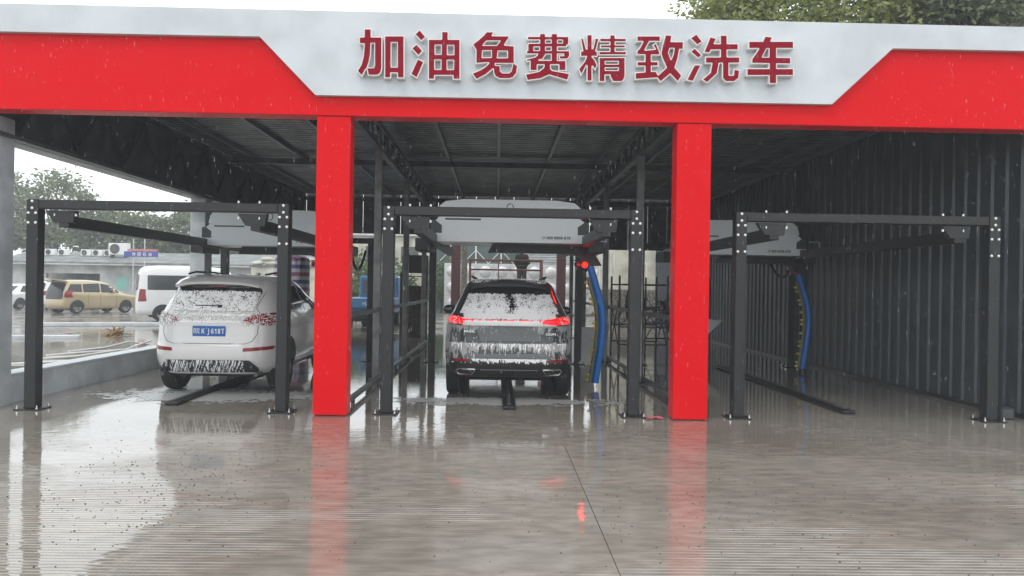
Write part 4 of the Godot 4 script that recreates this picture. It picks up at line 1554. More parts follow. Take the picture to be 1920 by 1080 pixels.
func plain_car(called: String, label: String, rows: Array, at: Vector3, turn: float, paint: Material, windows: Array, rear: PackedVector2Array, lamp: PackedVector2Array, axles: Array) -> Node3D:
	var c = thing(called, label, "car", at, turn)
	part("body", car_body(rows, 40, 64), paint, c)
	running_gear(c, rows, axles[0], axles[1], axles[2], axles[3])
	glass_strip(c, rows, windows, M["car glass"] if called != "white_van" else M["van glass"])
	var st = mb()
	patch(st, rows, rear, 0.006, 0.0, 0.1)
	part("rear_window", st, M["car glass"], c)  # on the gold minivan, a dark sheet painting the shade inside its open hatch
	for s in [-1.0, 1.0]:
		st = mb()
		patch(st, rows, lamp if s > 0 else mirrored(lamp), 0.008, 0.0, 0.05)
		part("tail_lamp", st, M["lamp red"], c)
		st = mb()
		ball(st, Vector3(s * (side_x(rows, 1.05, axles[1] + 0.75) + 0.1), 1.1, axles[1] + 0.75), Vector3(0.1, 0.08, 0.06), 10)
		part("door_mirror", st, paint, c)
	# door joints
	st = mb()
	for s in [-1.0, 1.0]:
		for z in [axles[0] + 0.62 - 1.2, axles[1] + 0.55, (axles[0] + axles[1]) * 0.5 + 0.1]:
			var pts = []
			for k in 8:
				pts.append(on_side(rows, z, lerpf(rows[0][0] + 0.1, 1.0, k / 7.0), s, 0.001)[0])
			tube(st, pts, 0.006, 4)
	part("door_joints", st, M["black plastic"], c)
	return c

func far_vehicles() -> void:
	var mpv = [[0.24, -0.10, -4.25, 0.78, 6.0], [0.34, -0.02, -4.35, 0.83, 6.0], [0.5, 0.0, -4.40, 0.845, 6.0], [0.75, -0.03, -4.38, 0.845, 6.0], [0.90, -0.05, -4.20, 0.84, 6.0], [0.98, -0.06, -3.65, 0.83, 6.0], [1.05, -0.08, -3.40, 0.815, 6.0], [1.50, -0.22, -2.70, 0.71, 5.0], [1.62, -0.34, -2.35, 0.65, 4.2], [1.68, -0.6, -2.0, 0.48, 3.4], [1.70, -0.9, -1.7, 0.28, 3.0]]
	var wins = [[-0.30, 1.10, -1.05, 1.08, -1.05, 1.48, -0.52, 1.47], [-1.12, 1.08, -2.0, 1.07, -2.0, 1.52, -1.12, 1.48], [-2.07, 1.07, -3.15, 1.05, -2.70, 1.42, -2.07, 1.52]]
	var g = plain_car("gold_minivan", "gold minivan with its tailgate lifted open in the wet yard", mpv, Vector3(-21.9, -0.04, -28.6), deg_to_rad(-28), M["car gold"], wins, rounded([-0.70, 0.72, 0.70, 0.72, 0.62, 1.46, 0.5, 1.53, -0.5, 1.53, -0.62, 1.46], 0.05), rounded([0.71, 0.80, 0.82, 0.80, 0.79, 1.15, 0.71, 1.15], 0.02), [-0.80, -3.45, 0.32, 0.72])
	var st = mb()
	# lifted tailgate with its pane
	var hinge = Transform3D(Basis(Vector3.RIGHT, deg_to_rad(-98)), Vector3(0, 1.62, -0.36))
	prism(st, [ccw(PackedVector2Array([Vector2(-0.72, 0.0), Vector2(0.72, 0.0), Vector2(0.78, -0.5), Vector2(0.74, -0.98), Vector2(-0.74, -0.98), Vector2(-0.78, -0.5)]))], [ccw(PackedVector2Array([Vector2(-0.58, -0.08), Vector2(0.58, -0.08), Vector2(0.62, -0.46), Vector2(-0.62, -0.46)]))], -0.06, 0.0, hinge)
	var gate = part("tailgate", st, M["car gold"], g)
	st = mb()
	prism(st, [ccw(PackedVector2Array([Vector2(-0.58, -0.08), Vector2(0.58, -0.08), Vector2(0.62, -0.46), Vector2(-0.62, -0.46)]))], [], -0.04, -0.025, hinge)
	part("gate_pane", st, M["car glass"], gate)
	var van = [[0.30, -0.05, -4.70, 0.80, 7.0], [0.45, 0.0, -4.85, 0.86, 7.0], [0.8, 0.0, -4.88, 0.87, 7.0], [1.05, -0.02, -4.80, 0.87, 7.0], [1.20, -0.03, -4.55, 0.865, 7.0], [1.9, -0.08, -3.85, 0.82, 6.0], [2.15, -0.16, -3.6, 0.77, 5.0], [2.28, -0.35, -3.3, 0.66, 4.0], [2.32, -0.8, -2.9, 0.4, 3.0]]
	plain_car("white_van", "tall white van with a long dark side window parked in the yard", van, Vector3(-14.9, -0.04, -22.4), deg_to_rad(-62), M["car white"], [[-0.42, 1.32, -2.9, 1.32, -2.9, 1.92, -0.42, 1.92], [-3.05, 1.32, -4.1, 1.32, -3.75, 1.85, -3.05, 1.9]], rounded([-0.65, 1.3, 0.65, 1.3, 0.6, 1.95, -0.6, 1.95], 0.05), rounded([0.70, 0.85, 0.83, 0.85, 0.81, 1.35, 0.72, 1.35], 0.02), [-1.0, -3.9, 0.34, 0.74])
	var sedan = [[0.22, -0.10, -4.35, 0.80, 6.0], [0.34, -0.02, -4.45, 0.86, 6.0], [0.55, 0.0, -4.5, 0.88, 6.0], [0.85, -0.04, -4.3, 0.875, 6.0], [0.93, -0.35, -3.5, 0.84, 6.0], [1.0, -0.65, -3.2, 0.80, 5.0], [1.32, -1.15, -2.5, 0.66, 4.5], [1.42, -1.4, -2.2, 0.5, 4.0], [1.45, -1.6, -2.0, 0.3, 3.0]]
	plain_car("white_sedan", "white sedan standing in front of the long white building", sedan, Vector3(-27.4, -0.04, -32.6), deg_to_rad(-14), M["car white"], [[-1.0, 0.97, -1.95, 0.97, -1.9, 1.32, -1.35, 1.32], [-2.02, 0.97, -3.0, 0.97, -2.6, 1.28, -1.98, 1.33]], rounded([-0.6, 0.97, 0.6, 0.97, 0.5, 1.3, -0.5, 1.3], 0.05), rounded([0.5, 0.68, 0.8, 0.68, 0.8, 0.80, 0.55, 0.80], 0.02), [-0.95, -3.55, 0.31, 0.76])
	plain_car("white_hatchback", "white hatchback parked behind the gold minivan's lifted tailgate", mpv, Vector3(-26.0, -0.04, -34.0), deg_to_rad(-20), M["car white"], wins, rounded([-0.60, 1.1, 0.60, 1.1, 0.55, 1.46, 0.5, 1.5, -0.5, 1.5, -0.55, 1.46], 0.05), rounded([0.60, 0.80, 0.82, 0.80, 0.79, 1.05, 0.62, 1.05], 0.02), [-0.80, -3.45, 0.32, 0.72])

func rear_yard() -> void:
	# panel tank with pressed bulges
	var t = thing("water_tank", "large silver sectional water tank of panels with round bulges behind the bays", "water tank", Vector3(-3.2, 0, -37.0))
	var pan = mb()
	box(pan, Vector3(0.5, 0.5, -0.02), Vector3(0.985, 0.985, 0.04), 0.012)
	var prof = []
	for k in 9:
		var a = PI / 2 * k / 8.0
		prof.append(Vector2(0.37 * sin(a), 0.16 * cos(a)))
	prof.append(Vector2(0.41, -0.005))
	lathe(pan, prof, 24, Transform3D(Basis(Vector3.RIGHT, PI / 2), Vector3(0.5, 0.5, 0.0)))
	var pm = pan.commit()
	for i in 11:
		for j in 3:
			var o = part("panel", pm, M["tank steel"], t)
			o.position = Vector3(i, 0.05 + j, 0)
	var st = mb()
	span(st, Vector3(0.0, 0.0, -4.0), Vector3(11.0, 3.04, -0.045))
	part("tank_body", st, M["tank steel"], t)
	st = mb()
	span(st, Vector3(-0.1, -0.05, -4.1), Vector3(11.1, 0.045, 0.1))
	part("plinth", st, M["stone"], t)
	# tiled shed roof behind the tank
	var sh = thing("tiled_shed", "weathered shed with a sloping grey tiled roof behind the silver tank", "building", Vector3(7.0, 0, -44.0))
	st = mb()
	span(st, Vector3(-5.0, -0.05, -3.0), Vector3(5.5, 3.2, 0.0))
	part("wall", st, M["stone"], sh)
	st = mb()
	prism(st, [ccw(PackedVector2Array([Vector2(-0.5, 3.202), Vector2(-0.5, 3.32), Vector2(3.4, 5.1), Vector2(3.4, 3.202)]))], [], -5.2, 5.7, Transform3D(Basis(Vector3.UP, PI / 2), Vector3(0, 0, 0)))
	part("roof", st, M["grey tile"], sh)
	for k in 9:
		st = mb()
		bar(st, Vector3(-5.7, 3.40 + k * 0.19, 0.33 - k * 0.416), Vector3(5.2, 3.40 + k * 0.19, 0.33 - k * 0.416), 0.07, 0.05)
		part("tile_course", st, M["stone"], sh)
	var gh = thing("green_shed", "dark green shed with white cross braces behind the bushes", "building", Vector3(-2.2, 0, -48.0))
	st = mb()
	span(st, Vector3(-3.5, -0.05, -3.0), Vector3(4.5, 5.2, 0.0))
	part("wall", st, M["teal dark"] if M.has("teal dark") else mat("teal dark", lin(0.05, 0.09, 0.08), 0.6), gh)
	st = mb()
	for k in 4:
		var x = -3.2 + k * 1.9
		bar(st, Vector3(x, 2.4, 0.05), Vector3(x + 1.9, 4.4, 0.05), 0.06, 0.06)
		bar(st, Vector3(x, 4.4, 0.12), Vector3(x + 1.9, 2.4, 0.12), 0.06, 0.06)
		span(st, Vector3(x - 0.05, 0.0, 0.16), Vector3(x + 0.05, 4.9, 0.24))
	part("braces", st, M["white paint"], gh)
	var n = 0
	for p in [[-3.6, -40.5, 1.5, 1.9], [-1.2, -42.6, 1.5, 2.0], [1.0, -42.8, 1.3, 1.9], [2.6, -42.4, 1.1, 1.8], [-5.6, -33.0, 1.1, 1.7], [-7.2, -30.0, 1.2, 1.8]]:
		n += 1
		bush(["light green bush growing beside the silver tank", "light green bush showing above the silver tank"][int(n == 2 or n == 3 or n == 4)] if n < 5 else "light green bush growing behind the brown cabinet%s" % ["", " close to the yard wall"][int(n == 6)], Vector3(p[0], -0.04, p[1]), Vector3(p[2], p[3], p[2]), 34, 90, 0.20, 140 + n, "bushes behind the bays")
	# maroon posts of a canopy over the rear yard
	for x in [-1.84, 2.88]:
		var c = thing("maroon_post", "square maroon post carrying the canopy beam, on the blue truck side" if x < 0 else "square maroon post carrying the canopy beam, on the cream building side", "post", Vector3(x, -0.045, -24.9), 0.0, "maroon canopy posts")
		st = mb()
		span(st, Vector3(-0.2, 0, -0.2), Vector3(0.2, 4.2, 0.2), 0.012)
		part("shaft", st, M["maroon"], c)
		st = mb()
		span(st, Vector3(-0.3, 0, -0.3), Vector3(0.3, 0.12, 0.3), 0.012)
		part("foot", st, M["stone"], c)
	st = mb()
	span(st, Vector3(-2.4, 4.157, -25.1), Vector3(3.4, 4.50, -24.7), 0.01)
	tag(part("canopy_beam", st, M["maroon"]), "maroon beam lying across the two maroon posts", "beam")
	work_platform()
	# cream house at the end of the ribbed wall
	var ch = thing("cream_house", "cream rendered house end with a rough stone base past the ribbed wall", "building", Vector3(6.0, 0, -25.5))
	st = mb()
	span(st, Vector3(-0.6, 1.6, -6.0), Vector3(6.0, 5.5, 0.0))
	part("wall", st, M["cream wall"], ch)
	st = mb()
	span(st, Vector3(-0.7, -0.05, -6.1), Vector3(6.1, 1.598, 0.1))
	part("stone_base", st, M["stone"], ch)
	st = mb()
	span(st, Vector3(-0.9, 5.502, -6.3), Vector3(6.3, 5.7, 0.4), 0.02)
	part("roof_slab", st, M["grey tile"], ch)
	st = mb()
	tube(st, [Vector3(0.55, 2.0, 0.05), Vector3(0.55, 2.7, 0.05), Vector3(0.62, 2.8, 0.05), Vector3(0.78, 2.8, 0.05), Vector3(0.85, 2.7, 0.05), Vector3(0.85, 2.0, 0.05)], 0.025, 6)
	part("pipe_loop", st, M["white paint"], ch)
	# brown pump cabinet
	var cab = thing("pump_cabinet", "tall rusty brown machine cabinet with an open lit window behind the middle bay", "cabinet", Vector3(-2.6, -0.045, -14.6))
	st = mb()
	span(st, Vector3(-0.42, 0, -0.4), Vector3(0.42, 1.66, 0.0), 0.01)
	part("lower_box", st, M["rusty brown"], cab)
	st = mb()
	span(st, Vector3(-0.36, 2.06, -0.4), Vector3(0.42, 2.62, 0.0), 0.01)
	part("hood", st, M["painted hood shade"], cab)
	for q in [[-0.42, -0.36], [0.36, 0.42]]:
		st = mb()
		span(st, Vector3(q[0], 1.662, -0.38), Vector3(q[1], 2.058, -0.02))
		part("upright", st, M["rusty brown"], cab)
	st = mb()
	bar(st, Vector3(-0.36, 1.95, -0.1), Vector3(0.36, 1.95, -0.1), 0.03, 0.03)
	bar(st, Vector3(-0.30, 1.95, -0.1), Vector3(-0.10, 1.72, -0.1), 0.03, 0.03)
	part("crank", st, M["grey steel"], cab)
	# blue truck tail
	var tr = thing("blue_truck", "small blue truck standing between the bays and the yard wall", "truck", Vector3(-4.75, -0.045, -18.0))
	st = mb()
	span(st, Vector3(-0.8, 0.62, -3.4), Vector3(0.8, 1.18, 0.0), 0.02)
	part("load_bed", st, M["truck blue"], tr)
	st = mb()
	span(st, Vector3(-0.78, 0.85, 0.002), Vector3(0.78, 1.12, 0.03), 0.008)
	part("tail_board", st, mat("truck board", lin(0.05, 0.20, 0.38), 0.4), tr)
	var mark = part("tail_number", letters("152", 0.16, 0.004, true), M["white paint"], tr)
	mark.position = Vector3(0.08, 0.99, 0.034)
	st = mb()
	span(st, Vector3(-0.78, 0.55, -5.0), Vector3(0.78, 2.05, -3.45), 0.08)
	part("cab", st, M["truck blue"], tr)
	st = mb()
	span(st, Vector3(-0.62, 1.32, -3.449), Vector3(0.62, 1.85, -3.43))
	part("cab_window", st, M["van glass"], tr)
	st = mb()
	span(st, Vector3(-0.5, 0.35, -4.8), Vector3(0.5, 0.61, -0.1), 0.02)
	part("chassis", st, M["black plastic"], tr)
	st = mb()
	span(st, Vector3(-0.74, 0.42, -0.06), Vector3(0.74, 0.52, 0.0), 0.01)
	part("bumper", st, M["black plastic"], tr)
	for z in [-0.8, -4.2]:
		for s in [-1.0, 1.0]:
			wheel(tr, Vector3(s * 0.66, 0.33, z), 0.33, 0.22)
	# striped tarpaulin over a stack
	var tm = mat("striped tarp", Color(1, 1, 1), 0.6)
	var img = Image.create(8, 128, false, Image.FORMAT_RGB8)
	for y in 128:
		var k = (y / 8) % 4
		var col = Color(0.82, 0.80, 0.84)
		if k == 1:
			col = Color(0.62, 0.32, 0.48)
		elif k == 3:
			col = Color(0.36, 0.37, 0.58)
		for x in 8:
			img.set_pixel(x, y, col)
	tm.albedo_texture = ImageTexture.create_from_image(img)
	tm.uv1_triplanar = true
	tm.uv1_scale = Vector3(0.6, 0.6, 0.6)
	var tp = thing("striped_tarpaulin", "red white and blue striped woven tarpaulin draped over a stack beside the hall", "tarpaulin", Vector3(-5.72, -0.045, -12.2))
	st = sheet(func(u: float, v: float):
		var a = TAU * u
		var r = 0.42 + 0.05 * noise.get_noise_2d(cos(a) * 3.0, sin(a) * 3.0 + v * 2.0)
		var top = smoothstep(0.80, 1.0, v)
		var c = Vector2(signf(cos(a)) * pow(absf(cos(a)), 0.5), signf(sin(a)) * pow(absf(sin(a)), 0.5))
		return Vector3(c.x * r * (1.0 - 0.98 * top), minf(v / 0.82, 1.0) * (2.36 + 0.05 * noise.get_noise_2d(c.x * 2.0, c.y * 2.0)) + 0.1 * top, c.y * r * (1.0 - 0.98 * top)), 48, 40)
	part("cloth", st, tm, tp)
	# workshop clutter by the ribbed wall
	scaffold(Vector3(3.35, 0, -8.7), 0.0, "grey tubular scaffold frame standing between the bays by the leaning boards")
	scaffold(Vector3(4.55, 0, -9.9), 0.35, "second grey tubular scaffold frame, close to the ribbed wall")

func scaffold(at: Vector3, turn: float, label: String) -> void:
	var s = thing("scaffold", label, "scaffold", at, turn, "scaffold frames")
	for z in [-0.6, 0.6]:
		var f = Node3D.new()
		f.name = "frame"
		s.add_child(f, true)
		for x in [-0.55, 0.55]:
			var st = mb()
			tube(st, [Vector3(x, 0.0, z), Vector3(x, 1.92, z)], 0.024, 8)
			part("upright", st, M["grey steel"], f)
		for y in [0.35, 0.75, 1.15, 1.72]:
			var st = mb()
			tube(st, [Vector3(-0.55, y, z), Vector3(0.55, y, z)], 0.018, 7)
			part("rung", st, M["grey steel"], f)
		var st = mb()
		tube(st, [Vector3(-0.55, 0.75, z), Vector3(-0.2, 1.15, z)], 0.014, 6)
		tube(st, [Vector3(0.55, 0.75, z), Vector3(0.2, 1.15, z)], 0.014, 6)
		part("stay", st, M["grey steel"], f)
	for x in [-0.56, 0.56]:
		for d in [1.0, -1.0]:
			var st = mb()
			tube(st, [Vector3(x + 0.02 * d, 0.35, -0.6 * d), Vector3(x + 0.02 * d, 1.5, 0.6 * d)], 0.013, 6)
			part("cross_brace", st, M["grey steel"], s)

# ---------------------------------------------------------------- person: one skin meshed from a distance field
func body_mesh(bones: Array, cell: float, lo: Vector3, hi: Vector3, blend: float) -> SurfaceTool:
	var n = Vector3i(((hi - lo) / cell).ceil()) + Vector3i.ONE
	var field = PackedFloat32Array()
	field.resize(n.x * n.y * n.z)
	field.fill(1.0)
	for b in bones:
		var ab: Vector3 = b[1] - b[0]
		var reach: float = maxf(b[2], b[3]) + blend + cell * 2.0
		var c0 = Vector3i(((b[0].min(b[1]) - Vector3.ONE * reach - lo) / cell).floor()).clamp(Vector3i.ZERO, n - Vector3i.ONE)
		var c1 = Vector3i(((b[0].max(b[1]) + Vector3.ONE * reach - lo) / cell).ceil()).clamp(Vector3i.ZERO, n - Vector3i.ONE)
		for k in range(c0.z, c1.z + 1):
			for j in range(c0.y, c1.y + 1):
				for i in range(c0.x, c1.x + 1):
					var p = lo + Vector3(i, j, k) * cell
					var at = (k * n.y + j) * n.x + i
					var d = field[at]
					var t = clampf((p - b[0]).dot(ab) / maxf(ab.length_squared(), 1e-6), 0.0, 1.0)
					var e: float = p.distance_to(b[0] + ab * t) - lerpf(b[2], b[3], t)
					var h = maxf(blend - absf(d - e), 0.0) / blend
					field[at] = minf(d, e) - h * h * blend * 0.25
	var st = mb()
	var ids = {}
	var count = 0
	for k in n.z - 1:
		for j in n.y - 1:
			for i in n.x - 1:
				var sum = Vector3.ZERO
				var hits = 0
				var vals = []
				for c in 8:
					vals.append(field[((k + (c >> 2)) * n.y + j + ((c >> 1) & 1)) * n.x + i + (c & 1)])
				for c in 8:
					for a in [1, 2, 4]:
						if c & a:
							continue
						var v0: float = vals[c]
						var v1: float = vals[c | a]
						if (v0 < 0.0) != (v1 < 0.0):
							var t = v0 / (v0 - v1)
							var q = Vector3(c & 1, (c >> 1) & 1, c >> 2)
							sum += q + Vector3(float(a == 1), float(a == 2), float(a == 4)) * t
							hits += 1
				if hits > 0:
					ids[Vector3i(i, j, k)] = count
					count += 1
					st.add_vertex(lo + (Vector3(i, j, k) + sum / hits) * cell)
	for k in range(1, n.z - 1):
		for j in range(1, n.y - 1):
			for i in range(1, n.x - 1):
				var v0 = field[(k * n.y + j) * n.x + i]
				for a in 3:
					var o = Vector3i.ZERO
					o[a] = 1
					var v1 = field[((k + o.z) * n.y + j + o.y) * n.x + i + o.x]
					if (v0 < 0.0) == (v1 < 0.0):
						continue
					var u = Vector3i.ZERO
					u[(a + 1) % 3] = 1
					var w = Vector3i.ZERO
					w[(a + 2) % 3] = 1
					var c = Vector3i(i, j, k)
					var qd = [c - u - w, c - w, c, c - u]
					var ok = true
					for x in qd:
						ok = ok and ids.has(x)
					if not ok:
						continue
					if v0 < 0.0:
						qd.reverse()
					for x in [0, 1, 2, 0, 2, 3]:
						st.add_index(ids[qd[x]])
	st.generate_normals()
	return st

func work_platform() -> void:
	var p = thing("work_platform", "raised steel work platform with a rusty red guard rail behind the dark SUV", "platform", Vector3(0.38, -0.045, -21.4))
	var st = mb()
	span(st, Vector3(-1.48, 1.44, -0.6), Vector3(1.48, 1.52, 0.6), 0.01)
	part("deck", st, M["grey steel"], p)
	for x in [-1.4, 0.0, 1.4]:
		for z in [-0.52, 0.52]:
			st = mb()
			span(st, Vector3(x - 0.04, 0.0, z - 0.04), Vector3(x + 0.04, 1.438, z + 0.04))
			part("leg", st, M["grey steel"], p)
	var rail = Node3D.new()
	rail.name = "guard_rail"
	p.add_child(rail)
	for x in [-1.46, -0.32, 1.40]:
		for z in [-0.56, 0.56]:
			st = mb()
			tube(st, [Vector3(x, 1.52, z), Vector3(x, 2.76, z)], 0.03 if absf(x) > 1 else 0.022, 8)
			part("rail_post", st, M["railing"], rail)
	for z in [-0.56, 0.56]:
		for y in [2.74, 2.36]:
			st = mb()
			tube(st, [Vector3(-1.46, y, z), Vector3(1.40, y, z)], 0.024, 8)
			part("rail_bar", st, M["railing"], rail)
	for x in [-1.46, 1.40]:
		st = mb()
		tube(st, [Vector3(x, 2.74, -0.56), Vector3(x, 2.74, 0.56)], 0.024, 8)
		part("rail_bar", st, M["railing"], rail)
	# the person on it, seen from behind, hands on the far rail side
	var o = thing("person", "person in a dark jacket and brown trousers standing on the raised platform", "person", Vector3(1.0, 1.475, -21.45))
	var up = 0.0
	var bones = []
	for s in [-1.0, 1.0]:
		bones.append([Vector3(s * 0.095, 0.90, 0), Vector3(s * 0.105, 0.49, 0.01), 0.092, 0.062])
		bones.append([Vector3(s * 0.105, 0.49, 0.01), Vector3(s * 0.11, 0.10, 0.035), 0.060, 0.044])
		bones.append([Vector3(s * 0.11, 0.045, 0.05), Vector3(s * 0.13, 0.035, -0.15), 0.045, 0.036])
		bones.append([Vector3(s * 0.175, 1.40, 0.0), Vector3(s * 0.265, 1.15, 0.05), 0.062, 0.05])
		bones.append([Vector3(s * 0.265, 1.15, 0.05), Vector3(s * 0.19, 1.02, -0.16), 0.047, 0.034])
	bones.append([Vector3(-0.07, 0.97, 0), Vector3(0.07, 0.97, 0), 0.115, 0.115])
	bones.append([Vector3(-0.06, 1.12, 0), Vector3(0.06, 1.12, 0), 0.115, 0.115])
	bones.append([Vector3(-0.10, 1.33, 0), Vector3(0.10, 1.33, 0), 0.118, 0.118])
	bones.append([Vector3(-0.16, 1.41, 0), Vector3(0.16, 1.41, 0), 0.06, 0.06])
	bones.append([Vector3(0, 1.42, 0), Vector3(0, 1.56, -0.02), 0.055, 0.052])
	bones.append([Vector3(0, 1.60, -0.03), Vector3(0, 1.665, -0.02), 0.080, 0.092])
	bones.append([Vector3(0, 1.585, -0.075), Vector3(0, 1.60, -0.09), 0.045, 0.03])
	bones.append([Vector3(0, 1.64, -0.105), Vector3(0, 1.615, -0.125), 0.012, 0.016])
	for s in [-1.0, 1.0]:
		bones.append([Vector3(s * 0.092, 1.655, -0.02), Vector3(s * 0.096, 1.63, -0.015), 0.014, 0.012])
		# palm, four fingers and a thumb
		bones.append([Vector3(s * 0.19, 1.02, -0.16), Vector3(s * 0.175, 0.995, -0.235), 0.030, 0.034])
		for k in 4:
			var b = Vector3(s * (0.175 + (k - 1.5) * 0.021), 0.985, -0.245)
			bones.append([b, b + Vector3(0, -0.012, -0.045 + absf(k - 1.3) * 0.006), 0.010, 0.009])
			bones.append([b + Vector3(0, -0.012, -0.045), b + Vector3(0, -0.045, -0.055), 0.009, 0.008])
		bones.append([Vector3(s * 0.15, 1.0, -0.20), Vector3(s * 0.125, 0.985, -0.245), 0.012, 0.010])
	var whole = body_mesh(bones, 0.016, Vector3(-0.36, -0.03, -0.36), Vector3(0.36, 1.82, 0.24), 0.045).commit()
	part("body", whole, M["skin"], o)
	# clothing shells a little larger than the limbs they cover
	var pants = []
	for s in [-1.0, 1.0]:
		pants.append([Vector3(s * 0.095, 0.92, 0), Vector3(s * 0.105, 0.49, 0.01), 0.108, 0.082])
		pants.append([Vector3(s * 0.105, 0.49, 0.01), Vector3(s * 0.11, 0.14, 0.03), 0.080, 0.070])
	pants.append([Vector3(-0.07, 0.96, 0), Vector3(0.07, 0.96, 0), 0.126, 0.126])
	part("trousers", body_mesh(pants, 0.02, Vector3(-0.3, 0.02, -0.25), Vector3(0.3, 1.14, 0.25), 0.04), M["cloth brown"], o)
	var coat = [[Vector3(-0.08, 0.98, 0), Vector3(0.08, 0.98, 0), 0.135, 0.135], [Vector3(-0.07, 1.15, 0), Vector3(0.07, 1.15, 0), 0.135, 0.135], [Vector3(-0.11, 1.33, 0), Vector3(0.11, 1.33, 0), 0.134, 0.134], [Vector3(-0.16, 1.41, 0), Vector3(0.16, 1.41, 0), 0.075, 0.075], [Vector3(0, 1.42, 0), Vector3(0, 1.50, -0.01), 0.09, 0.072]]
	for s in [-1.0, 1.0]:
		coat.append([Vector3(s * 0.175, 1.40, 0.0), Vector3(s * 0.265, 1.15, 0.05), 0.08, 0.066])
		coat.append([Vector3(s * 0.265, 1.15, 0.05), Vector3(s * 0.20, 1.035, -0.135), 0.064, 0.05])
	part("jacket", body_mesh(coat, 0.02, Vector3(-0.4, 0.78, -0.3), Vector3(0.4, 1.62, 0.24), 0.05), M["cloth dark"], o)
	var shoes = []
	for s in [-1.0, 1.0]:
		shoes.append([Vector3(s * 0.11, 0.055, 0.055), Vector3(s * 0.132, 0.045, -0.155), 0.055, 0.045])
		shoes.append([Vector3(s * 0.11, 0.06, 0.04), Vector3(s * 0.11, 0.13, 0.035), 0.055, 0.055])
	part("shoes", body_mesh(shoes, 0.016, Vector3(-0.24, -0.03, -0.26), Vector3(0.24, 0.22, 0.16), 0.02), M["rubber black"], o)
	var hair = [[Vector3(0, 1.66, 0.0), Vector3(0, 1.685, -0.012), 0.096, 0.094], [Vector3(0, 1.60, 0.035), Vector3(0, 1.66, 0.02), 0.06, 0.08]]
	part("hair", body_mesh(hair, 0.014, Vector3(-0.14, 1.50, -0.14), Vector3(0.14, 1.82, 0.16), 0.02), M["hair"], o)
	o.set_meta("label", "person in a dark jacket and brown trousers standing on the raised platform")

# ---------------------------------------------------------------- loose things in the bays
func suds(label: String, at: Vector3, r: Vector2, seed_: int) -> void:
	var st = mb()
	var n = FastNoiseLite.new()
	n.seed = seed_
	n.frequency = 1.0
	var cell = 0.04
	var v = {}
	var made = 0
	for i in range(-int(r.x * 1.4 / cell), int(r.x * 1.4 / cell)):
		for j in range(-int(r.y * 1.4 / cell), int(r.y * 1.4 / cell)):
			var x = i * cell
			var z = j * cell
			var d = Vector2(x / r.x, z / r.y).length() + 0.55 * n.get_noise_2d(x * 1.6, z * 4.0) + 0.35 * n.get_noise_2d(x * 9.0, z * 18.0)
			if d > 0.82:
				continue
			for o in [[0, 0], [1, 0], [1, 1], [0, 0], [1, 1], [0, 1]]:
				var key = Vector2i(i + o[0], j + o[1])
				if not v.has(key):
					v[key] = made
					made += 1
					st.add_vertex(Vector3(key.x * cell, 0.006 + 0.003 * n.get_noise_2d(key.x * 0.7, key.y * 0.7), key.y * cell))
				st.add_index(v[key])
	st.generate_normals()
	var p = part("suds_puddle", st, M["suds"])
	p.position = at
	tag(p, label, "suds")
	p.set_meta("kind", "stuff")

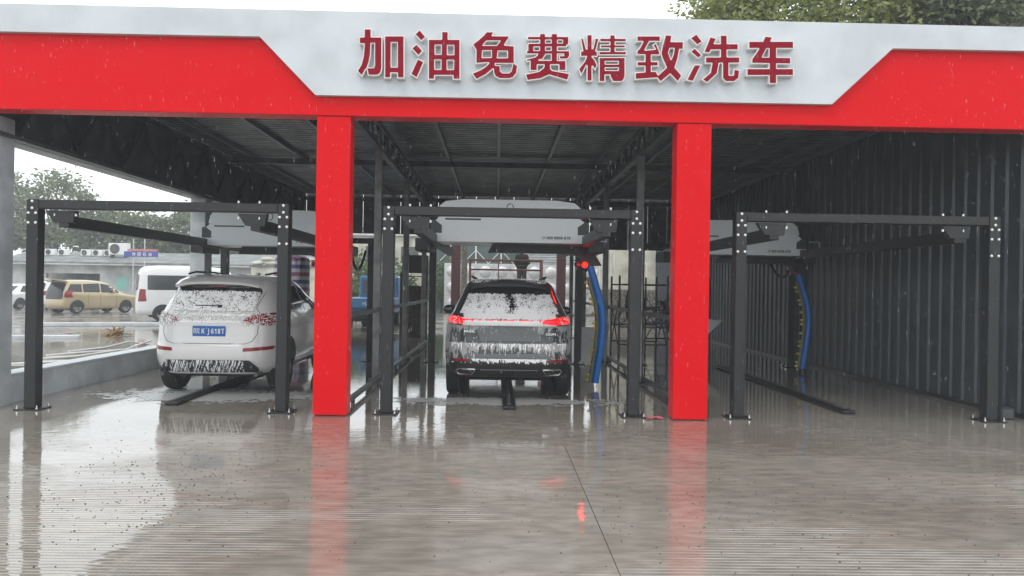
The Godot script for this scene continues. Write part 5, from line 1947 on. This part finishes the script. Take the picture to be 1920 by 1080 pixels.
func build_yard() -> void:
	var m = mat("suds", lin(0.55, 0.57, 0.57), 0.35)
	m.transparency = BaseMaterial3D.TRANSPARENCY_ALPHA
	m.albedo_color.a = 0.75
	suds("milky suds spreading on the floor behind the white SUV", Vector3(-4.0, 0, -1.75), Vector2(1.7, 0.7), 201)
	suds("milky suds spreading on the floor behind the dark SUV", Vector3(0.1, 0, -1.55), Vector2(1.7, 0.42), 202)
	# leaning boards
	var b = thing("white_board", "tall white board leaning between the bays behind the blue spray arm", "board", Vector3(1.98, 0.0, -6.9), 0.25)
	var st = mb()
	bar(st, Vector3(-0.1, 0.01, 0.0), Vector3(0.06, 0.78, -0.2), 0.34, 0.03, 0.004)
	part("sheet", st, M["board white"], b)
	b = thing("green_board", "narrow grey green board leaning beside the tall white board", "board", Vector3(2.28, 0.0, -6.7), -0.1)
	st = mb()
	bar(st, Vector3(0.0, 0.01, 0.0), Vector3(0.08, 0.86, -0.16), 0.14, 0.025, 0.004)
	part("sheet", st, M["board green"], b)
	b = thing("cut_sheet", "white three cornered offcut sheet leaning by the ribbed wall", "board", Vector3(5.0, 0.0, -8.6), -0.3)
	st = mb()
	prism(st, [ccw(PackedVector2Array([Vector2(-0.30, 0.30), Vector2(0.30, 0.92), Vector2(-0.34, 0.98), Vector2(-0.42, 0.02)]))], [], -0.01, 0.01, Transform3D(Basis(Vector3.RIGHT, -0.2), Vector3.ZERO))
	part("sheet", st, M["board white"], b)
	for k in 2:
		b = thing("steel_channel", ["grey steel channel leaning on the scaffold by the red column", "shorter grey steel channel leaning beside the longer one"][k], "steel section", Vector3(4.15 + k * 0.3, 0.0, -7.9))
		st = mb()
		var top = Vector3(-0.35 - 0.1 * k, 1.35 - 0.3 * k, -0.3)
		bar(st, Vector3(0, 0.06, 0), top, 0.13, 0.02, 0.003)
		for s in [-1.0, 1.0]:
			bar(st, Vector3(s * 0.06, 0.08, 0.02), top + Vector3(s * 0.06, 0.02, 0.02), 0.012, 0.05)
		part("section", st, M["grey steel"], b)
	# coil of black hose on the scaffold
	b = thing("hose_coil", "coil of thick black hose hanging on the scaffold frame", "hose", Vector3(3.1, 0.0, -7.98))
	for q in 3:
		st = mb()
		var pts = []
		for k in 25:
			var a = TAU * k / 24.0
			pts.append(Vector3(0.16 * sin(a) + 0.02 * q, 1.25 + 0.45 * cos(a), 0.02 + 0.05 * q))
		tube(st, pts, 0.035, 7, false)
		part("loop", st, M["rubber black"], b)
	# small crumpled scrap at the foot of the red column
	b = thing("paper_scrap", "crumpled pink scrap on the wet floor by the red column's foot", "scrap", Vector3(1.98, 0.0, -0.28))
	st = sheet(func(u: float, v: float):
		return Vector3((u - 0.5) * 0.2, 0.012 + 0.03 * absf(noise.get_noise_2d(u * 7.0, v * 7.0)), (v - 0.5) * 0.14), 8, 8)
	part("scrap_sheet", st, mat("pink scrap", lin(0.6, 0.14, 0.2), 0.6), b)
	# debris outside the low wall: pipes, a wooden stake bundle, a slab stack
	for k in 4:
		b = thing("plastic_pipe", "thin white plastic pipe lying in the yard by the low pale wall", "pipe", Vector3(-8.2 - 0.35 * k, 0.0, -6.0 - 1.1 * k), 0.5 + 0.25 * k, "loose white pipes in the yard")
		st = mb()
		tube(st, [Vector3(-1.2, 0.0, 0), Vector3(-0.3, 0.03, 0.1), Vector3(0.5, 0.02 + 0.10 * (k % 2), 0.06), Vector3(1.2, 0.1 * (k % 3), 0.0)], 0.025, 7)
		part("pipe", st, M["white paint"], b)
	b = thing("stick_heap", "small heap of brown sticks and litter in the yard", "heap", Vector3(-11.3, -0.04, -13.6))
	rng.seed = 5
	for k in 26:
		st = mb()
		var a = rng.randf_range(0, TAU)
		var d = rng.randf_range(0.1, 0.5)
		var e = a + rng.randf_range(1.5, 4.5)
		tube(st, [Vector3(cos(a) * d, rng.randf_range(0.0, 0.08), sin(a) * d), Vector3(cos(e) * d * 0.6, rng.randf_range(0.05, 0.34), sin(e) * d * 0.6)], 0.018, 5)
		part("stick", st, M["wood"], b)
	for k in 2:
		b = thing("kerb_slab", ["long pale kerb slab lying in the yard between the wall and the gold minivan", "short pale kerb slab lying nearer the low pale wall"][k], "kerb", [Vector3(-14.6, -0.045, -19.0), Vector3(-12.8, -0.045, -12.0)][k], [0.35, 0.3][k])
		st = mb()
		span(st, Vector3(-2.2 + k, 0, -0.15), Vector3(2.2 - k, 0.13, 0.15), 0.015)
		part("slab", st, M["pier paint"], b)
	# bent downpipe stub by the ribbed wall
	b = thing("junction_box", "small grey box on the floor at the foot of the ribbed wall", "box", Vector3(6.62, 0, -0.62))
	st = mb()
	span(st, Vector3(-0.09, 0.0, -0.08), Vector3(0.09, 0.15, 0.08), 0.01)
	part("case", st, M["wall sheet"], b)
	st = mb()
	span(st, Vector3(-0.07, 0.02, 0.081), Vector3(0.07, 0.13, 0.086))
	part("lid", st, M["grey steel"], b)
	# overhead wires from a pole behind the hall to one behind the camera
	for k in 2:
		b = thing("utility_pole", ["concrete utility pole standing behind the wash hall roof", "concrete utility pole on the open side of the forecourt"][k], "pole", [Vector3(-1.6, -0.045, -28.0), Vector3(16.5, -0.045, 14.0)][k])
		st = mb()
		tube(st, [Vector3(0, 0, 0), Vector3(0, 7.6 + 2.4 * k, 0)], [0.17, 0.11], 10)
		part("shaft", st, M["stone"], b)
		st = mb()
		bar(st, Vector3(-0.9, 7.3 + 2.4 * k, 0), Vector3(0.9, 7.3 + 2.4 * k, 0), 0.08, 0.08)
		part("cross_arm", st, M["grey steel"], b)
	for k in 4:
		var off = -0.8 + k * 0.53
		var pts = []
		for j in 17:
			var t = j / 16.0
			pts.append(Vector3(lerpf(-1.6, 16.5, t) + off, lerpf(7.33, 9.73, t) - 1.0 * 4.0 * t * (1.0 - t) * 0.4, lerpf(-28.0, 14.0, t)))
		st = mb()
		tube(st, pts, 0.011, 5)
		tag(part("power_line", st, M["rubber black"]), "thin black power line crossing the sky above the sign", "cable", "power lines above the sign")

# ---------------------------------------------------------------- grit and falling drops
func build_grit() -> void:
	var st = mb()
	ball(st, Vector3.ZERO, Vector3(0.004, 0.0024, 0.003), 6)
	var mm = MultiMesh.new()
	mm.transform_format = MultiMesh.TRANSFORM_3D
	mm.mesh = st.commit()
	mm.instance_count = 1500
	rng.seed = 321
	for k in 1500:
		var at = Vector3(rng.randf_range(-6.0, 6.5), 0.001, rng.randf_range(0.3, 5.6))
		if k % 3 == 0:
			at = Vector3(-2.4 + rng.randfn() * 0.7, 0.001, 3.0 + rng.randfn() * 0.9)
		elif k % 3 == 1:
			at = Vector3(2.2 + rng.randfn() * 1.3, 0.001, 3.4 + rng.randfn() * 0.7)
		var s = rng.randf_range(0.6, 2.2)
		mm.set_instance_transform(k, Transform3D(Basis(Vector3.UP, rng.randf_range(0, TAU)).scaled(Vector3(s, s, s)), at))
	var o = MultiMeshInstance3D.new()
	o.name = "grit"
	o.multimesh = mm
	o.material_override = M["grit"]
	add_child(o)
	tag(o, "fine dark grit scattered over the wet forecourt", "grit")
	o.set_meta("kind", "stuff")

func build_rain() -> void:
	var st = mb()
	lathe(st, [Vector2(0.0, 0.009), Vector2(0.0007, 0.003), Vector2(0.0014, -0.003), Vector2(0.0012, -0.006), Vector2(0.0, -0.009)], 6)
	var mm = MultiMesh.new()
	mm.transform_format = MultiMesh.TRANSFORM_3D
	mm.mesh = st.commit()
	mm.instance_count = 7000
	rng.seed = 900
	for k in 7000:
		var s = rng.randf_range(0.7, 1.5)
		mm.set_instance_transform(k, Transform3D(Basis(Vector3.BACK, rng.randf_range(-0.05, 0.05)).scaled(Vector3(s, s * rng.randf_range(0.8, 2.0), s)), Vector3(rng.randf_range(-6.5, 7.5), rng.randf_range(0.05, 5.6), rng.randf_range(-0.05, 3.8))))
	var o = MultiMeshInstance3D.new()
	o.name = "rain"
	o.multimesh = mm
	o.material_override = M["drop"]
	add_child(o)
	tag(o, "fine rain drops falling in front of the bays", "rain")
	o.set_meta("kind", "stuff")
